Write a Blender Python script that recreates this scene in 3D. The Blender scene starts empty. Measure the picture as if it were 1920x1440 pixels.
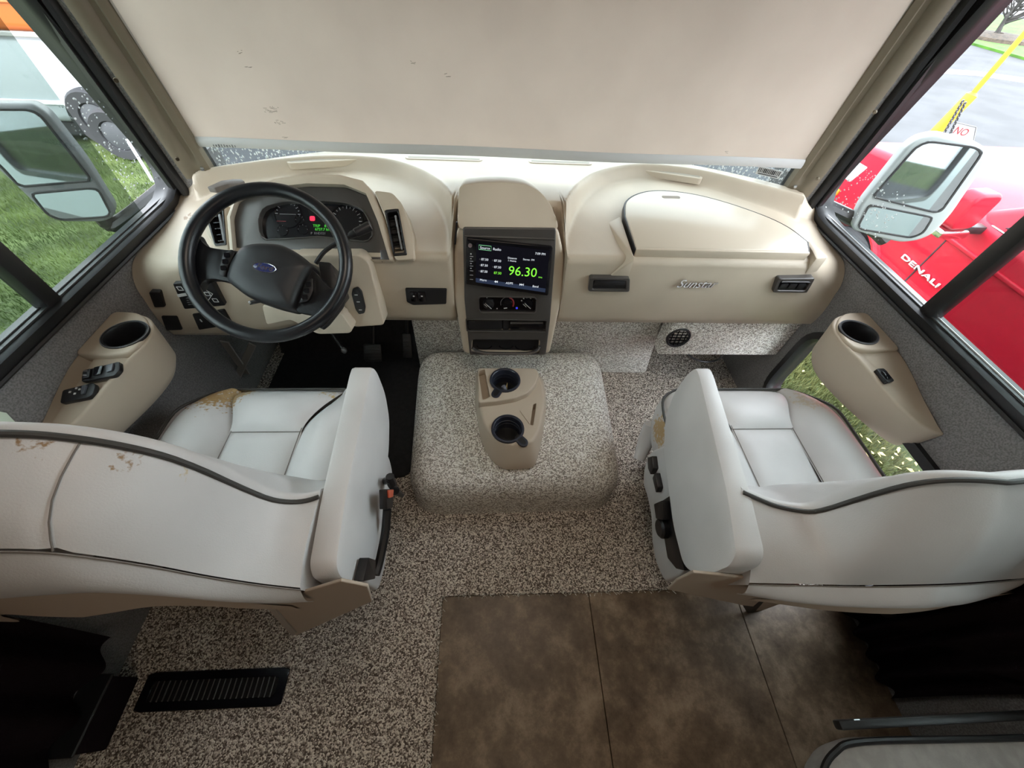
import bpy, bmesh, math, random
import numpy as np
from mathutils import Matrix, Vector
R = random.Random(7)
SC = bpy.context.scene
COL = SC.collection
PI = math.pi
# ------------------------------------------------------------------ camera
FPX = 721.0
CAM = np.array([-.075, 0.0, 1.5])
_Y = np.array([-40., -905., FPX]); _Y /= np.linalg.norm(_Y)
_D = np.array([-41., (FPX*FPX+1640)/905, FPX]); _D /= np.linalg.norm(_D)
_D -= _Y*_D.dot(_Y); _D /= np.linalg.norm(_D)
_Z = -_D
_X = np.cross(_Y, _Z)
CM = np.array([_X, _Y, _Z])            # camera (right, down, forward) -> world
cd = bpy.data.cameras.new('camera'); cam = bpy.data.objects.new('camera', cd); COL.objects.link(cam)
cd.sensor_fit = 'HORIZONTAL'; cd.sensor_width = 36; cd.lens = FPX/1920*36
cd.clip_start = .02; cd.clip_end = 300
r_, u_, b_ = CM @ [1, 0, 0], CM @ [0, -1, 0], CM @ [0, 0, -1]
cam.matrix_world = Matrix(((r_[0], u_[0], b_[0], CAM[0]), (r_[1], u_[1], b_[1], CAM[1]), (r_[2], u_[2], b_[2], CAM[2]), (0, 0, 0, 1)))
SC.camera = cam
# ------------------------------------------------------------------ world, lamps, exposure
SC.view_settings.view_transform = 'Standard'; SC.view_settings.look = 'None'
SC.view_settings.gamma = 1; SC.view_settings.use_curve_mapping = False
SC.view_settings.exposure = 0.35
W = bpy.data.worlds.new('overcast_sky'); SC.world = W; W.use_nodes = True
wn = W.node_tree.nodes; wl = W.node_tree.links; wn.clear()
wo = wn.new('ShaderNodeOutputWorld'); wb = wn.new('ShaderNodeBackground'); wt = wn.new('ShaderNodeTexCoord')
wx = wn.new('ShaderNodeSeparateXYZ'); wr = wn.new('ShaderNodeValToRGB')
wr.color_ramp.elements[0].position = 0.0; wr.color_ramp.elements[0].color = (.86, .92, .98, 1)
wr.color_ramp.elements[1].position = 1.0; wr.color_ramp.elements[1].color = (.93, .98, 1.06, 1)
wl.new(wt.outputs['Generated'], wx.inputs[0]); wl.new(wx.outputs[2], wr.inputs[0])
wl.new(wr.outputs[0], wb.inputs[0]); wl.new(wb.outputs[0], wo.inputs[0])
wb.inputs[1].default_value = 7.5
def lamp(name, loc, size, power, color, rot=(0, 0, 0), label=None, cat=None):
    d = bpy.data.lights.new(name, 'AREA'); d.shape = 'RECTANGLE'; d.size, d.size_y = size
    d.energy = power; d.color = color
    o = bpy.data.objects.new(name, d); COL.objects.link(o); o.location = loc; o.rotation_euler = rot
    return o
lamp('ceiling_lamp', (0, -1.0, 2.02), (.9, .25), 4, (1, .80, .60))
lamp('ceiling_lamp', (0, .45, 2.02), (.5, .2), 3, (1, .86, .72))
# ------------------------------------------------------------------ pixel -> point of the real surface it shows
def ray(px, py): return CM @ np.array([px-960., py-720., FPX])
def at(px, py, ax, v):
    r = ray(px, py); a = 'xyz'.index(ax); t = (v-CAM[a])/r[a]
    return Vector(CAM+r*t)
def atM(px, py, M):
    o = np.array(M.translation); n = np.array(M.col[2][:3]); r = ray(px, py)
    t = (o-CAM).dot(n)/r.dot(n)
    return (M.inverted() @ Vector(CAM+r*t))
def FR(o, xd, yd):
    x = Vector(xd).normalized(); z = x.cross(Vector(yd)).normalized(); y = z.cross(x)
    o = Vector(o)
    return Matrix(((x.x, y.x, z.x, o.x), (x.y, y.y, z.y, o.y), (x.z, y.z, z.z, o.z), (0, 0, 0, 1)))
T = Matrix.Translation
def sm(a, b, x):
    t = np.clip((x-a)/(b-a), 0, 1); return t*t*(3-2*t)
# ------------------------------------------------------------------ materials
def srgb(c):
    return tuple((v/255/12.92 if v/255 <= .04045 else ((v/255+.055)/1.055)**2.4) for v in c)+(1,)
def mat(name, col, rough=.5, metal=0., nz=None, bump=None, emit=None, estr=1., spec=.5, coat=0, col2=None, coords='Object'):
    m = bpy.data.materials.new(name); m.use_nodes = True
    n = m.node_tree.nodes; l = m.node_tree.links; p = n['Principled BSDF']
    c = tuple(col)+(1,) if len(col) == 3 else col
    p.inputs['Base Color'].default_value = c
    p.inputs['Roughness'].default_value = rough; p.inputs['Metallic'].default_value = metal
    p.inputs['Specular IOR Level'].default_value = spec
    p.inputs['Coat Weight'].default_value = coat
    tc = n.new('ShaderNodeTexCoord')
    if nz:
        t = n.new('ShaderNodeTexNoise'); t.inputs['Scale'].default_value = nz[0]; t.inputs['Detail'].default_value = nz[2] if len(nz) > 2 else 4
        l.new(tc.outputs[coords], t.inputs['Vector'])
        rp = n.new('ShaderNodeValToRGB'); k = nz[1]
        lo = tuple(v*(1-k) for v in c[:3])+(1,); hi = (tuple(col2)+(1,)) if col2 else tuple(min(1, v*(1+k)) for v in c[:3])+(1,)
        rp.color_ramp.elements[0].position = .38; rp.color_ramp.elements[0].color = lo
        rp.color_ramp.elements[1].position = .62; rp.color_ramp.elements[1].color = hi
        l.new(t.outputs[0], rp.inputs[0]); l.new(rp.outputs[0], p.inputs['Base Color'])
    if bump:
        t2 = n.new('ShaderNodeTexNoise'); t2.inputs['Scale'].default_value = bump[0]; t2.inputs['Detail'].default_value = 3
        l.new(tc.outputs[coords], t2.inputs['Vector'])
        b = n.new('ShaderNodeBump'); b.inputs['Strength'].default_value = bump[1]; b.inputs['Distance'].default_value = bump[2] if len(bump) > 2 else .002
        l.new(t2.outputs[0], b.inputs['Height']); l.new(b.outputs[0], p.inputs['Normal'])
    if emit:
        p.inputs['Emission Color'].default_value = tuple(emit)+(1,); p.inputs['Emission Strength'].default_value = estr
    return m
def carpet(name, dark, mid, light, scale):
    m = mat(name, mid, .95, spec=.1)
    n = m.node_tree.nodes; l = m.node_tree.links; p = n['Principled BSDF']
    tc = n.new('ShaderNodeTexCoord')
    a = n.new('ShaderNodeTexVoronoi'); a.inputs['Scale'].default_value = scale; sp = n.new('ShaderNodeSeparateColor')
    a2 = n.new('ShaderNodeTexNoise'); a2.inputs['Scale'].default_value = 3; a2.inputs['Detail'].default_value = 3
    r = n.new('ShaderNodeValToRGB'); e = r.color_ramp.elements
    e[0].position = .18; e[0].color = tuple(dark)+(1,); e[1].position = .80; e[1].color = tuple(light)+(1,)
    x = e.new(.5); x.color = tuple(mid)+(1,)
    mx = n.new('ShaderNodeMixRGB'); mx.blend_type = 'SOFT_LIGHT'; mx.inputs[0].default_value = .35
    l.new(tc.outputs['Object'], a.inputs['Vector']); l.new(tc.outputs['Object'], a2.inputs['Vector'])
    l.new(a.outputs['Color'], sp.inputs[0]); l.new(sp.outputs[0], r.inputs[0]); l.new(r.outputs[0], mx.inputs[1]); l.new(a2.outputs[0], mx.inputs[2])
    mg = n.new('ShaderNodeBrightContrast'); mg.inputs[1].default_value = .0
    l.new(mx.outputs[0], mg.inputs[0]); l.new(mg.outputs[0], p.inputs['Base Color'])
    b = n.new('ShaderNodeBump'); b.inputs['Strength'].default_value = .7; b.inputs['Distance'].default_value = .005
    b.invert = True; l.new(a.outputs['Distance'], b.inputs['Height']); l.new(b.outputs[0], p.inputs['Normal'])
    return m
def glass(name, tint, gl=.06):
    m = bpy.data.materials.new(name); m.use_nodes = True; n = m.node_tree.nodes; l = m.node_tree.links; n.clear()
    o = n.new('ShaderNodeOutputMaterial'); mx = n.new('ShaderNodeMixShader'); t = n.new('ShaderNodeBsdfTransparent'); g = n.new('ShaderNodeBsdfGlossy')
    t.inputs[0].default_value = tuple(tint)+(1,); g.inputs['Roughness'].default_value = .02
    f = n.new('ShaderNodeLayerWeight'); pw = n.new('ShaderNodeMath'); pw.operation = 'POWER'; pw.inputs[1].default_value = 4
    ma = n.new('ShaderNodeMath'); ma.operation = 'MULTIPLY_ADD'; ma.inputs[1].default_value = .4; ma.inputs[2].default_value = .02
    l.new(f.outputs['Facing'], pw.inputs[0]); l.new(pw.outputs[0], ma.inputs[0]); l.new(ma.outputs[0], mx.inputs[0])
    l.new(t.outputs[0], mx.inputs[1]); l.new(g.outputs[0], mx.inputs[2]); l.new(mx.outputs[0], o.inputs[0])
    return m
def vinyl(name, col, wear=()):
    m = mat(name, col, .42, bump=(380, .25, .001), spec=.45)
    n = m.node_tree.nodes; l = m.node_tree.links; p = n['Principled BSDF']
    g = n.new('ShaderNodeNewGeometry'); nz = n.new('ShaderNodeTexNoise'); nz.inputs['Scale'].default_value = 90; nz.inputs['Detail'].default_value = 4
    l.new(g.outputs['Position'], nz.inputs['Vector'])
    big = n.new('ShaderNodeTexNoise'); big.inputs['Scale'].default_value = 6; l.new(g.outputs['Position'], big.inputs['Vector'])
    base = n.new('ShaderNodeValToRGB'); e = base.color_ramp.elements
    e[0].position = .35; e[0].color = tuple(v*.9 for v in col)+(1,); e[1].position = .65; e[1].color = tuple(col)+(1,)
    l.new(big.outputs[0], base.inputs[0]); last = base.outputs[0]
    for (c, rad, wc, st) in wear:
        d = n.new('ShaderNodeVectorMath'); d.operation = 'DISTANCE'; d.inputs[1].default_value = c
        l.new(g.outputs['Position'], d.inputs[0])
        mr = n.new('ShaderNodeMapRange'); mr.inputs[1].default_value = rad; mr.inputs[2].default_value = rad*.25; mr.inputs[3].default_value = 0; mr.inputs[4].default_value = st
        l.new(d.outputs['Value'], mr.inputs[0])
        a = n.new('ShaderNodeMath'); a.operation = 'ADD'; l.new(mr.outputs[0], a.inputs[0]); l.new(nz.outputs[0], a.inputs[1])
        th = n.new('ShaderNodeMapRange'); th.inputs[1].default_value = .92; th.inputs[2].default_value = 1.02; l.new(a.outputs[0], th.inputs[0])
        mx = n.new('ShaderNodeMixRGB'); l.new(th.outputs[0], mx.inputs[0]); l.new(last, mx.inputs[1]); mx.inputs[2].default_value = tuple(wc)+(1,)
        last = mx.outputs[0]
    l.new(last, p.inputs['Base Color'])
    return m
def shade_mat():
    m = bpy.data.materials.new('shade_fabric'); m.use_nodes = True; n = m.node_tree.nodes; l = m.node_tree.links; n.clear()
    o = n.new('ShaderNodeOutputMaterial'); mx = n.new('ShaderNodeMixShader'); d = n.new('ShaderNodeBsdfDiffuse'); t = n.new('ShaderNodeBsdfTranslucent')
    mx.inputs[0].default_value = .50
    tc = n.new('ShaderNodeTexCoord'); nz = n.new('ShaderNodeTexNoise'); nz.inputs['Scale'].default_value = 5; nz.inputs['Detail'].default_value = 5
    r = n.new('ShaderNodeValToRGB'); e = r.color_ramp.elements
    e[0].position = .3; e[0].color = (.58, .495, .43, 1); e[1].position = .7; e[1].color = (.70, .615, .545, 1)
    l.new(tc.outputs['Object'], nz.inputs['Vector']); l.new(nz.outputs[0], r.inputs[0])
    l.new(r.outputs[0], d.inputs[0]); t.inputs[0].default_value = (.74, .66, .60, 1)
    l.new(d.outputs[0], mx.inputs[1]); l.new(t.outputs[0], mx.inputs[2]); l.new(mx.outputs[0], o.inputs[0])
    return m
def tile_mat():
    m = mat('stone_vinyl', (.12, .085, .06), .42, bump=(60, .15, .001))
    n = m.node_tree.nodes; l = m.node_tree.links; p = n['Principled BSDF']
    g = n.new('ShaderNodeNewGeometry')
    a = n.new('ShaderNodeTexNoise'); a.inputs['Scale'].default_value = 6.5; a.inputs['Detail'].default_value = 12; a.inputs['Roughness'].default_value = .74
    l.new(g.outputs['Position'], a.inputs['Vector'])
    r = n.new('ShaderNodeValToRGB'); e = r.color_ramp.elements
    e[0].position = .34; e[0].color = (.068, .045, .027, 1); e[1].position = .68; e[1].color = (.36, .275, .19, 1)
    x = e.new(.5); x.color = (.165, .115, .072, 1)
    l.new(a.outputs[0], r.inputs[0]); l.new(r.outputs[0], p.inputs['Base Color'])
    return m
TAN = mat('tan_plastic', (.54, .46, .36), .42, bump=(500, .12, .0006), nz=(4, .05))
TAND = mat('tan_console_plastic', (.50, .42, .33), .5, bump=(600, .15, .0006))
PILLAR = mat('pillar_plastic', (.18, .15, .105), .5, bump=(300, .1, .001))
BLACK = mat('black_plastic', (.012, .012, .014), .4)
BLACKG = mat('black_gloss', (.006, .006, .008), .12)
RUBBER = mat('black_rubber', (.009, .009, .010), .42)
MATB = mat('black_floor_mat', (.010, .010, .011), .8, nz=(60, .3))
BEZEL = mat('graphite_trim', (.085, .078, .074), .32, metal=.25, bump=(700, .1, .0004))
BLUEB = mat('navy_black_rubber', (.024, .028, .044), .35)
CHROME = mat('chrome', (.75, .75, .76), .15, metal=1)
ALU = mat('aluminium', (.6, .62, .64), .35, metal=.9)
WHITEP = mat('white_paint', (.8, .8, .8), .4)
WHEELM = mat('wheel_leather', (.008, .009, .012), .33, bump=(350, .2, .0008))
WALLC = mat('grey_wall_carpet', (.19, .182, .178), .95, nz=(220, .22), bump=(320, .6, .003), spec=.1)
CARP = carpet('speckled_carpet', (.12, .095, .078), (.42, .36, .305), (.88, .81, .72), 270)
CARPE = carpet('engine_cover_carpet', (.34, .31, .27), (.74, .70, .63), (1.0, .98, .93), 260)
SEATM = vinyl('seat_vinyl', (.68, .645, .625))
CURT = mat('plum_black_cloth', (.014, .010, .013), .95, bump=(300, .5, .002), spec=.05)
PIPE = mat('charcoal_piping', (.05, .048, .045), .6)
SHADE = shade_mat()
TILE = tile_mat()
CEIL = mat('ceiling_cloth', (.72, .68, .62), .9)
PANEL = mat('coach_panel', (.45, .37, .28), .6)
WGLASS = glass('windshield_glass', (.64, .68, .68))
GLASS = glass('window_glass', (.965, .975, .975))
TINT = glass('tinted_glass', (.62, .66, .64))
SCREEN = mat('screen_glass', (.005, .005, .007), .12, emit=(.002, .002, .004), estr=1, spec=.3)
def emi(n, c, s=1.): return mat(n, (.01, .01, .01), .5, emit=c, estr=s)
EWHITE = emi('lit_white', (.75, .8, .85), .9); EGREEN = emi('lit_green', (.22, .85, .05), 1.0); ERED = emi('lit_red', (1, .02, .08), 1.0)
EDG = emi('lit_dim_green', (.05, .5, .03), .8); EBLUE = emi('lit_blue', (.05, .05, .8), .8)
PRINT = mat('white_print', (.6, .6, .6), .6); PRINTD = mat('grey_print', (.22, .22, .23), .6)
# ------------------------------------------------------------------ mesh helpers
class MB:
    def __init__(s): s.v = []; s.f = []; s.m = []
    def add(s, vs, fs, mi=0, M=None):
        o = len(s.v)
        for v in vs:
            v = Vector(v); s.v.append(tuple(M @ v if M else v))
        for f in fs: s.f.append(tuple(i+o for i in f)); s.m.append(mi)
        return s
    def box(s, c, sz, M=None, mi=0):
        x, y, z = sz[0]/2, sz[1]/2, sz[2]/2
        vs = [(c[0]+a*x, c[1]+b*y, c[2]+d*z) for d in (-1, 1) for b in (-1, 1) for a in (-1, 1)]
        return s.add(vs, [(0, 2, 3, 1), (4, 5, 7, 6), (0, 1, 5, 4), (2, 6, 7, 3), (0, 4, 6, 2), (1, 3, 7, 5)], mi, M)
    def prism(s, poly, h0, h1, M=None, mi=0, ins=0., taper=None):
        n = len(poly)
        top = poly if taper is None else [((p[0]-taper[0])*taper[2]+taper[0], (p[1]-taper[1])*taper[2]+taper[1]) for p in poly]
        a = sum(poly[i][0]*poly[(i+1) % n][1]-poly[(i+1) % n][0]*poly[i][1] for i in range(n))
        if a < 0: poly = poly[::-1]; top = top[::-1]
        vs = [(p[0], p[1], h0) for p in poly]+[(p[0], p[1], h1) for p in top]
        fs = [tuple(range(n-1, -1, -1)), tuple(range(n, 2*n))]+[(i, (i+1) % n, n+(i+1) % n, n+i) for i in range(n)]
        return s.add(vs, fs, mi, M)
    def grid(s, fn, nu, nv, mi=0, M=None, cu=False, cv=False):
        vs = [fn(i/(nu if cu else nu-1), j/(nv if cv else nv-1)) for j in range(nv) for i in range(nu)]
        fs = []
        for j in range(nv if cv else nv-1):
            for i in range(nu if cu else nu-1):
                a, b = i, (i+1) % nu; c, d = j*nu, ((j+1) % nv)*nu
                fs.append((c+a, c+b, d+b, d+a))
        return s.add(vs, fs, mi, M)
    def tube(s, pts, r, n=8, closed=False, mi=0, M=None, flat=1.):
        P = [Vector(p) for p in pts]; k = len(P); vs = []; up = Vector((0, 0, 1))
        for i, p in enumerate(P):
            d = (P[(i+1) % k]-P[i-1]) if closed else (P[min(i+1, k-1)]-P[max(i-1, 0)])
            d.normalize()
            a = d.cross(up)
            if a.length < .05: a = d.cross(Vector((0, 1, 0)))
            a.normalize(); b = a.cross(d); rr = r[i] if isinstance(r, (list, tuple)) else r
            for j in range(n):
                t = 2*PI*j/n; vs.append(p+a*math.cos(t)*rr+b*math.sin(t)*rr*flat)
        fs = [(i*n+j, i*n+(j+1) % n, ((i+1) % k)*n+(j+1) % n, ((i+1) % k)*n+j) for i in range(k if closed else k-1) for j in range(n)]
        if not closed: fs += [tuple(range(n-1, -1, -1)), tuple((k-1)*n+j for j in range(n))]
        return s.add(vs, fs, mi, M)
    def lathe(s, prof, n=24, M=None, mi=0, sx=1., sy=1.):
        vs = [(r*math.cos(2*PI*j/n)*sx, r*math.sin(2*PI*j/n)*sy, h) for (r, h) in prof for j in range(n)]
        fs = [(i*n+j, i*n+(j+1) % n, (i+1)*n+(j+1) % n, (i+1)*n+j) for i in range(len(prof)-1) for j in range(n)]
        return s.add(vs, fs, mi, M)
    def ball(s, c, r, n=8, M=None, mi=0):
        m = n//2+1
        return s.grid(lambda u, v: (c[0]+r[0]*math.cos(2*PI*u)*math.sin(PI*v), c[1]+r[1]*math.sin(2*PI*u)*math.sin(PI*v), c[2]-r[2]*math.cos(PI*v)), n, m, mi, M, cu=True)
    def build(s, name, mats, parent=None, smooth=35, bevel=None, M=None, weld=True, recalc=True):
        me = bpy.data.meshes.new(name); me.from_pydata(s.v, [], s.f)
        if not isinstance(mats, (list, tuple)): mats = [mats]
        for m in mats: me.materials.append(m)
        if any(s.m): me.polygons.foreach_set('material_index', s.m)
        if weld or bevel or recalc:
            bm = bmesh.new(); bm.from_mesh(me)
            if weld: bmesh.ops.remove_doubles(bm, verts=bm.verts, dist=1e-6)
            if recalc: bmesh.ops.recalc_face_normals(bm, faces=bm.faces)
            if bevel:
                ang = bevel[2] if len(bevel) > 2 else .5
                ed = [e for e in bm.edges if len(e.link_faces) == 2 and e.calc_face_angle(0) > ang]
                bmesh.ops.bevel(bm, geom=ed, offset=bevel[0], segments=bevel[1], affect='EDGES', profile=.5, clamp_overlap=True)
            bm.to_mesh(me); bm.free()
        if smooth:
            me.polygons.foreach_set('use_smooth', [True]*len(me.polygons))
            me.set_sharp_from_angle(angle=math.radians(smooth))
        o = bpy.data.objects.new(name, me); COL.objects.link(o)
        if M: o.matrix_world = M
        if parent:
            o.parent = parent; o.matrix_parent_inverse = PW(parent).inverted()
        return o
def PW(o):
    m = o.matrix_basis.copy()
    return m if not o.parent else PW(o.parent) @ o.matrix_parent_inverse @ m
def thing(name, label, cat, loc=(0, 0, 0), group=None):
    o = bpy.data.objects.new(name, None); COL.objects.link(o); o.location = loc; o.empty_display_size = .05
    o['label'] = label; o['category'] = cat
    if group: o['group'] = group
    return o
def tag(o, label, cat, group=None):
    o['label'] = label; o['category'] = cat
    if group: o['group'] = group
    return o
def struct(o): o['kind'] = 'structure'; return o
def stuff(o): o['kind'] = 'stuff'; return o
def plab(o, t): o['label'] = t; return o
def cut(o, mb):
    c = mb.build('cutter', BLACK); md = o.modifiers.new('b', 'BOOLEAN'); md.object = c; md.operation = 'DIFFERENCE'; md.solver = 'EXACT'
    dg = bpy.context.evaluated_depsgraph_get(); dg.update()
    me = bpy.data.meshes.new_from_object(o.evaluated_get(dg)); o.modifiers.clear(); o.data = me
    bpy.data.objects.remove(c)
    me.polygons.foreach_set('use_smooth', [True]*len(me.polygons)); me.set_sharp_from_angle(angle=math.radians(35))
    return o
def rrect(w, h, r, n=5, cx=0, cy=0):
    out = []
    for (sx, sy, a0) in ((1, 1, 0), (-1, 1, PI/2), (-1, -1, PI), (1, -1, 1.5*PI)):
        for i in range(n+1):
            a = a0+PI/2*i/n; out.append((cx+sx*(w/2-r)+r*math.cos(a), cy+sy*(h/2-r)+r*math.sin(a)))
    return out
def rpoly(pts, r, n=4):
    out = []; k = len(pts)
    for i in range(k):
        p = Vector(pts[i]); a = Vector(pts[i-1])-p; b = Vector(pts[(i+1) % k])-p
        q = min(r, a.length*.45, b.length*.45); A = p+a.normalized()*q; B = p+b.normalized()*q
        for j in range(n+1):
            t = j/n; out.append(tuple((A*(1-t)*(1-t)+p*2*t*(1-t)+B*t*t)))
    return out
def text(body, M, x, y, size, m, parent, name='lettering', align='CENTER', ext=.0004, z=.0008, shear=0, sx=1.):
    c = bpy.data.curves.new('t', 'FONT'); c.body = body; c.size = size; c.extrude = ext; c.align_x = align; c.align_y = 'CENTER'; c.shear = shear; c.resolution_u = 3
    o = bpy.data.objects.new('t', c); COL.objects.link(o)
    dg = bpy.context.evaluated_depsgraph_get(); dg.update()
    me = bpy.data.meshes.new_from_object(o.evaluated_get(dg)); bpy.data.objects.remove(o)
    me.materials.clear(); me.materials.append(m); me.name = name
    o = bpy.data.objects.new(name, me); COL.objects.link(o)
    o.matrix_world = M @ T((x, y, z)) @ Matrix.Diagonal((sx, 1, 1, 1))
    o.parent = parent; o.matrix_parent_inverse = PW(parent).inverted()
    return o
def px_poly(pxs, M): return [tuple(atM(a, b, M)[:2]) for a, b in pxs]
def catmull(pts, n=8, closed=False):
    P = [Vector(p) for p in pts]; k = len(P); out = []
    for i in range(k if closed else k-1):
        if closed: a, b, c, d = P[i-1], P[i], P[(i+1) % k], P[(i+2) % k]
        else: a, b, c, d = P[max(i-1, 0)], P[i], P[i+1], P[min(i+2, k-1)]
        for j in range(n):
            t = j/n
            out.append(.5*((2*b)+(c-a)*t+(2*a-5*b+4*c-d)*t*t+(3*b-a-3*c+d)*t**3))
    if not closed: out.append(P[-1])
    return out
# ================================================================== THE SHELL
WX = 1.19
def ringplate(mb, outer, inner, x0, x1, s, mi_in=0, mi_out=1):
    """wall between an outer rectangle (y0,y1,z0,z1) and a hole loop, thick from x0 to x1"""
    y0, y1, z0, z1 = outer; n = len(inner)
    cy = sum(p[0] for p in inner)/n; cz = sum(p[1] for p in inner)/n
    o = []
    for (a, b) in inner:
        dy, dz = a-cy, b-cz; t = 1e9
        if dy > 1e-9: t = min(t, (y1-cy)/dy)
        if dy < -1e-9: t = min(t, (y0-cy)/dy)
        if dz > 1e-9: t = min(t, (z1-cz)/dz)
        if dz < -1e-9: t = min(t, (z0-cz)/dz)
        o.append([cy+dy*t, cz+dz*t])
    for (yy, zz) in ((y0, z0), (y0, z1), (y1, z0), (y1, z1)):
        k = min(range(n), key=lambda i: (o[i][0]-yy)**2+(o[i][1]-zz)**2); o[k] = [yy, zz]
    for x, mi in ((x0, mi_in), (x1, mi_out)):
        vs = [(s*x, p[0], p[1]) for p in inner]+[(s*x, p[0], p[1]) for p in o]
        mb.add(vs, [(i, (i+1) % n, n+(i+1) % n, n+i) for i in range(n)], mi)
    vs = [(s*x0, p[0], p[1]) for p in inner]+[(s*x1, p[0], p[1]) for p in inner]
    mb.add(vs, [(i, (i+1) % n, n+(i+1) % n, n+i) for i in range(n)], mi_out)
    vs = [(s*x0, p[0], p[1]) for p in o]+[(s*x1, p[0], p[1]) for p in o]
    mb.add(vs, [(i, (i+1) % n, n+(i+1) % n, n+i) for i in range(n)], mi_out)
def offs(loop, d):
    n = len(loop); out = []
    for i in range(n):
        a, b, c = Vector(loop[i-1]), Vector(loop[i]), Vector(loop[(i+1) % n])
        t = (c-a)
        if t.length < 1e-9: out.append(tuple(b)); continue
        t.normalize(); out.append((b.x-t.y*d, b.y+t.x*d))
    return out
def resamp(loop, n):
    P = [Vector(p) for p in loop]+[Vector(loop[0])]; L = [0]
    for i in range(len(P)-1): L.append(L[-1]+(P[i+1]-P[i]).length)
    out = []; j = 0
    for k in range(n):
        d = L[-1]*k/n
        while L[j+1] < d: j += 1
        t = (d-L[j])/max(1e-9, L[j+1]-L[j]); out.append(tuple(P[j].lerp(P[j+1], t)))
    return out
# hole loops in (y, z), counter-clockwise
WIN = rpoly([(-.35, .80), (1.480, .80), (1.27, 1.60), (-.35, 1.60)], .15, 8)
KICK = rpoly([(.12, .13), (1.05, .13), (1.05, .535), (.12, .535)], .11, 6)
COACH = rpoly([(-2.6, .85), (-1.2, .85), (-1.2, 1.6), (-2.6, 1.6)], .05, 4)
for s, nm in ((-1, 'wall_left'), (1, 'wall_right')):
    mb = MB()
    ringplate(mb, (-.6, 1.50, .60, 1.75), resamp(WIN, 96), WX, WX+.05, s)
    if s > 0: ringplate(mb, (-.6, 1.50, -.02, .60), resamp(KICK, 64), WX, WX+.05, s)
    else: mb.box((s*(WX+.025), .45, .29), (.05, 2.1, .62))
    mb.box((s*(WX+.025), .45, 1.9), (.05, 2.1, .30))
    mb.box((s*(WX+.025), -1.9, 1.015), (.05, 2.6, 2.07))
    mb.box((s*(WX+.025), 1.64, .41), (.05, .28, .86))
    mb.box((s*(WX+.025), -5.6, .75), (.05, 4.8, 2.6), mi=1)
    wob = struct(mb.build(nm, [WALLC, mat('coach_paint', (.46, .48, .49), .4) if s < 0 else mat('coach_paint_teal', (.20, .235, .235), .4)], smooth=None))
    for (ya, yb, za, zb) in ((-1.15, -1.05, -.6, 1.9), (-2.3, -1.45, .75, 1.55), (-3.2, -3.1, -.6, 1.9)):
        MB().box((s*(WX+.06), (ya+yb)/2, (za+zb)/2), (.03, yb-ya, zb-za)).build('body_trim', BLACK, wob, bevel=(.008, 1))
def window(nm, loop, s, panes, mull=None, proud=.014):
    m = MB(); lo = resamp(loop, 96)
    secs = [(-.024, WX), (-.022, WX-proud), (.004, WX-proud-.005), (.013, WX-.002), (.012, WX+.012), (.006, WX+.028), (.004, WX+.052), (-.02, WX+.052)]
    m.grid(lambda u, v: (0, 0, 0), 2, 2) if False else None
    rows = [offs(lo, d) for d, _ in secs]
    vs = [(s*secs[k][1], p[0], p[1]) for k in range(len(secs)) for p in rows[k]]; n = len(lo); K = len(secs)
    m.add(vs, [(k*n+i, k*n+(i+1) % n, ((k+1) % K)*n+(i+1) % n, ((k+1) % K)*n+i) for k in range(K) for i in range(n)])
    root = struct(m.build(nm, RUBBER, smooth=50))
    inner = offs(lo, .004); ys = [p[0] for p in inner]
    for (ya, yb, x, mt, pn) in panes:
        pl = []
        for p in inner:
            pl.append((min(max(p[0], ya), yb), p[1]))
        q = []
        for p in pl:
            if not q or (abs(p[0]-q[-1][0])+abs(p[1]-q[-1][1])) > 1e-4: q.append(p)
        g = MB().prism(q, -.0025, .0025, Matrix(((0, 0, 1, s*x), (1, 0, 0, 0), (0, 1, 0, 0), (0, 0, 0, 1))))
        g.build(pn, mt, root, smooth=None)
    return root, inner
wl_, innL = window('window_1', WIN, -1, [(-.6, 1.6, WX+.034, GLASS, 'glass_pane'), (-.6, 1.262, WX+.024, TINT, 'tinted_pane')])
wr_, innR = window('window_2', WIN, 1, [(-.6, 1.6, WX+.034, GLASS, 'glass_pane'), (-.6, .79, WX+.024, TINT, 'tinted_pane')])
wk_, _ = window('window_3', KICK, 1, [(-.6, 1.6, WX+.034, GLASS, 'glass_pane')])
for s, w, ym in ((-1, wl_, .815), (1, wr_, .815)):
    MB().box((s*(WX+.012), ym, 1.20), (.04, .045, .79)).build('mullion', RUBBER, w, bevel=(.006, 2))
    MB().box((s*(WX-.002), .60, .812), (.008, 1.72, .006)).build('rail_line', RUBBER, w, bevel=(.002, 1))
    MB().box((s*(WX+.016), .60, .811), (.006, 1.72, .007)).build('rail_line', ALU if s > 0 else RUBBER, w, bevel=(.002, 1))  # strip added to draw the line of light reflected along the sill rail
    MB().tube([(s*(WX-.016), y, .775) for y in (-.5, 0, .5, 1.0, 1.40)], .006, 6).build('seal_lip', RUBBER, w)
    MB().box((s*(WX+.012), 1.42, .818), (.016, .04, .022)).build('seal_clip', ALU, w, bevel=(.004, 2))
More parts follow.
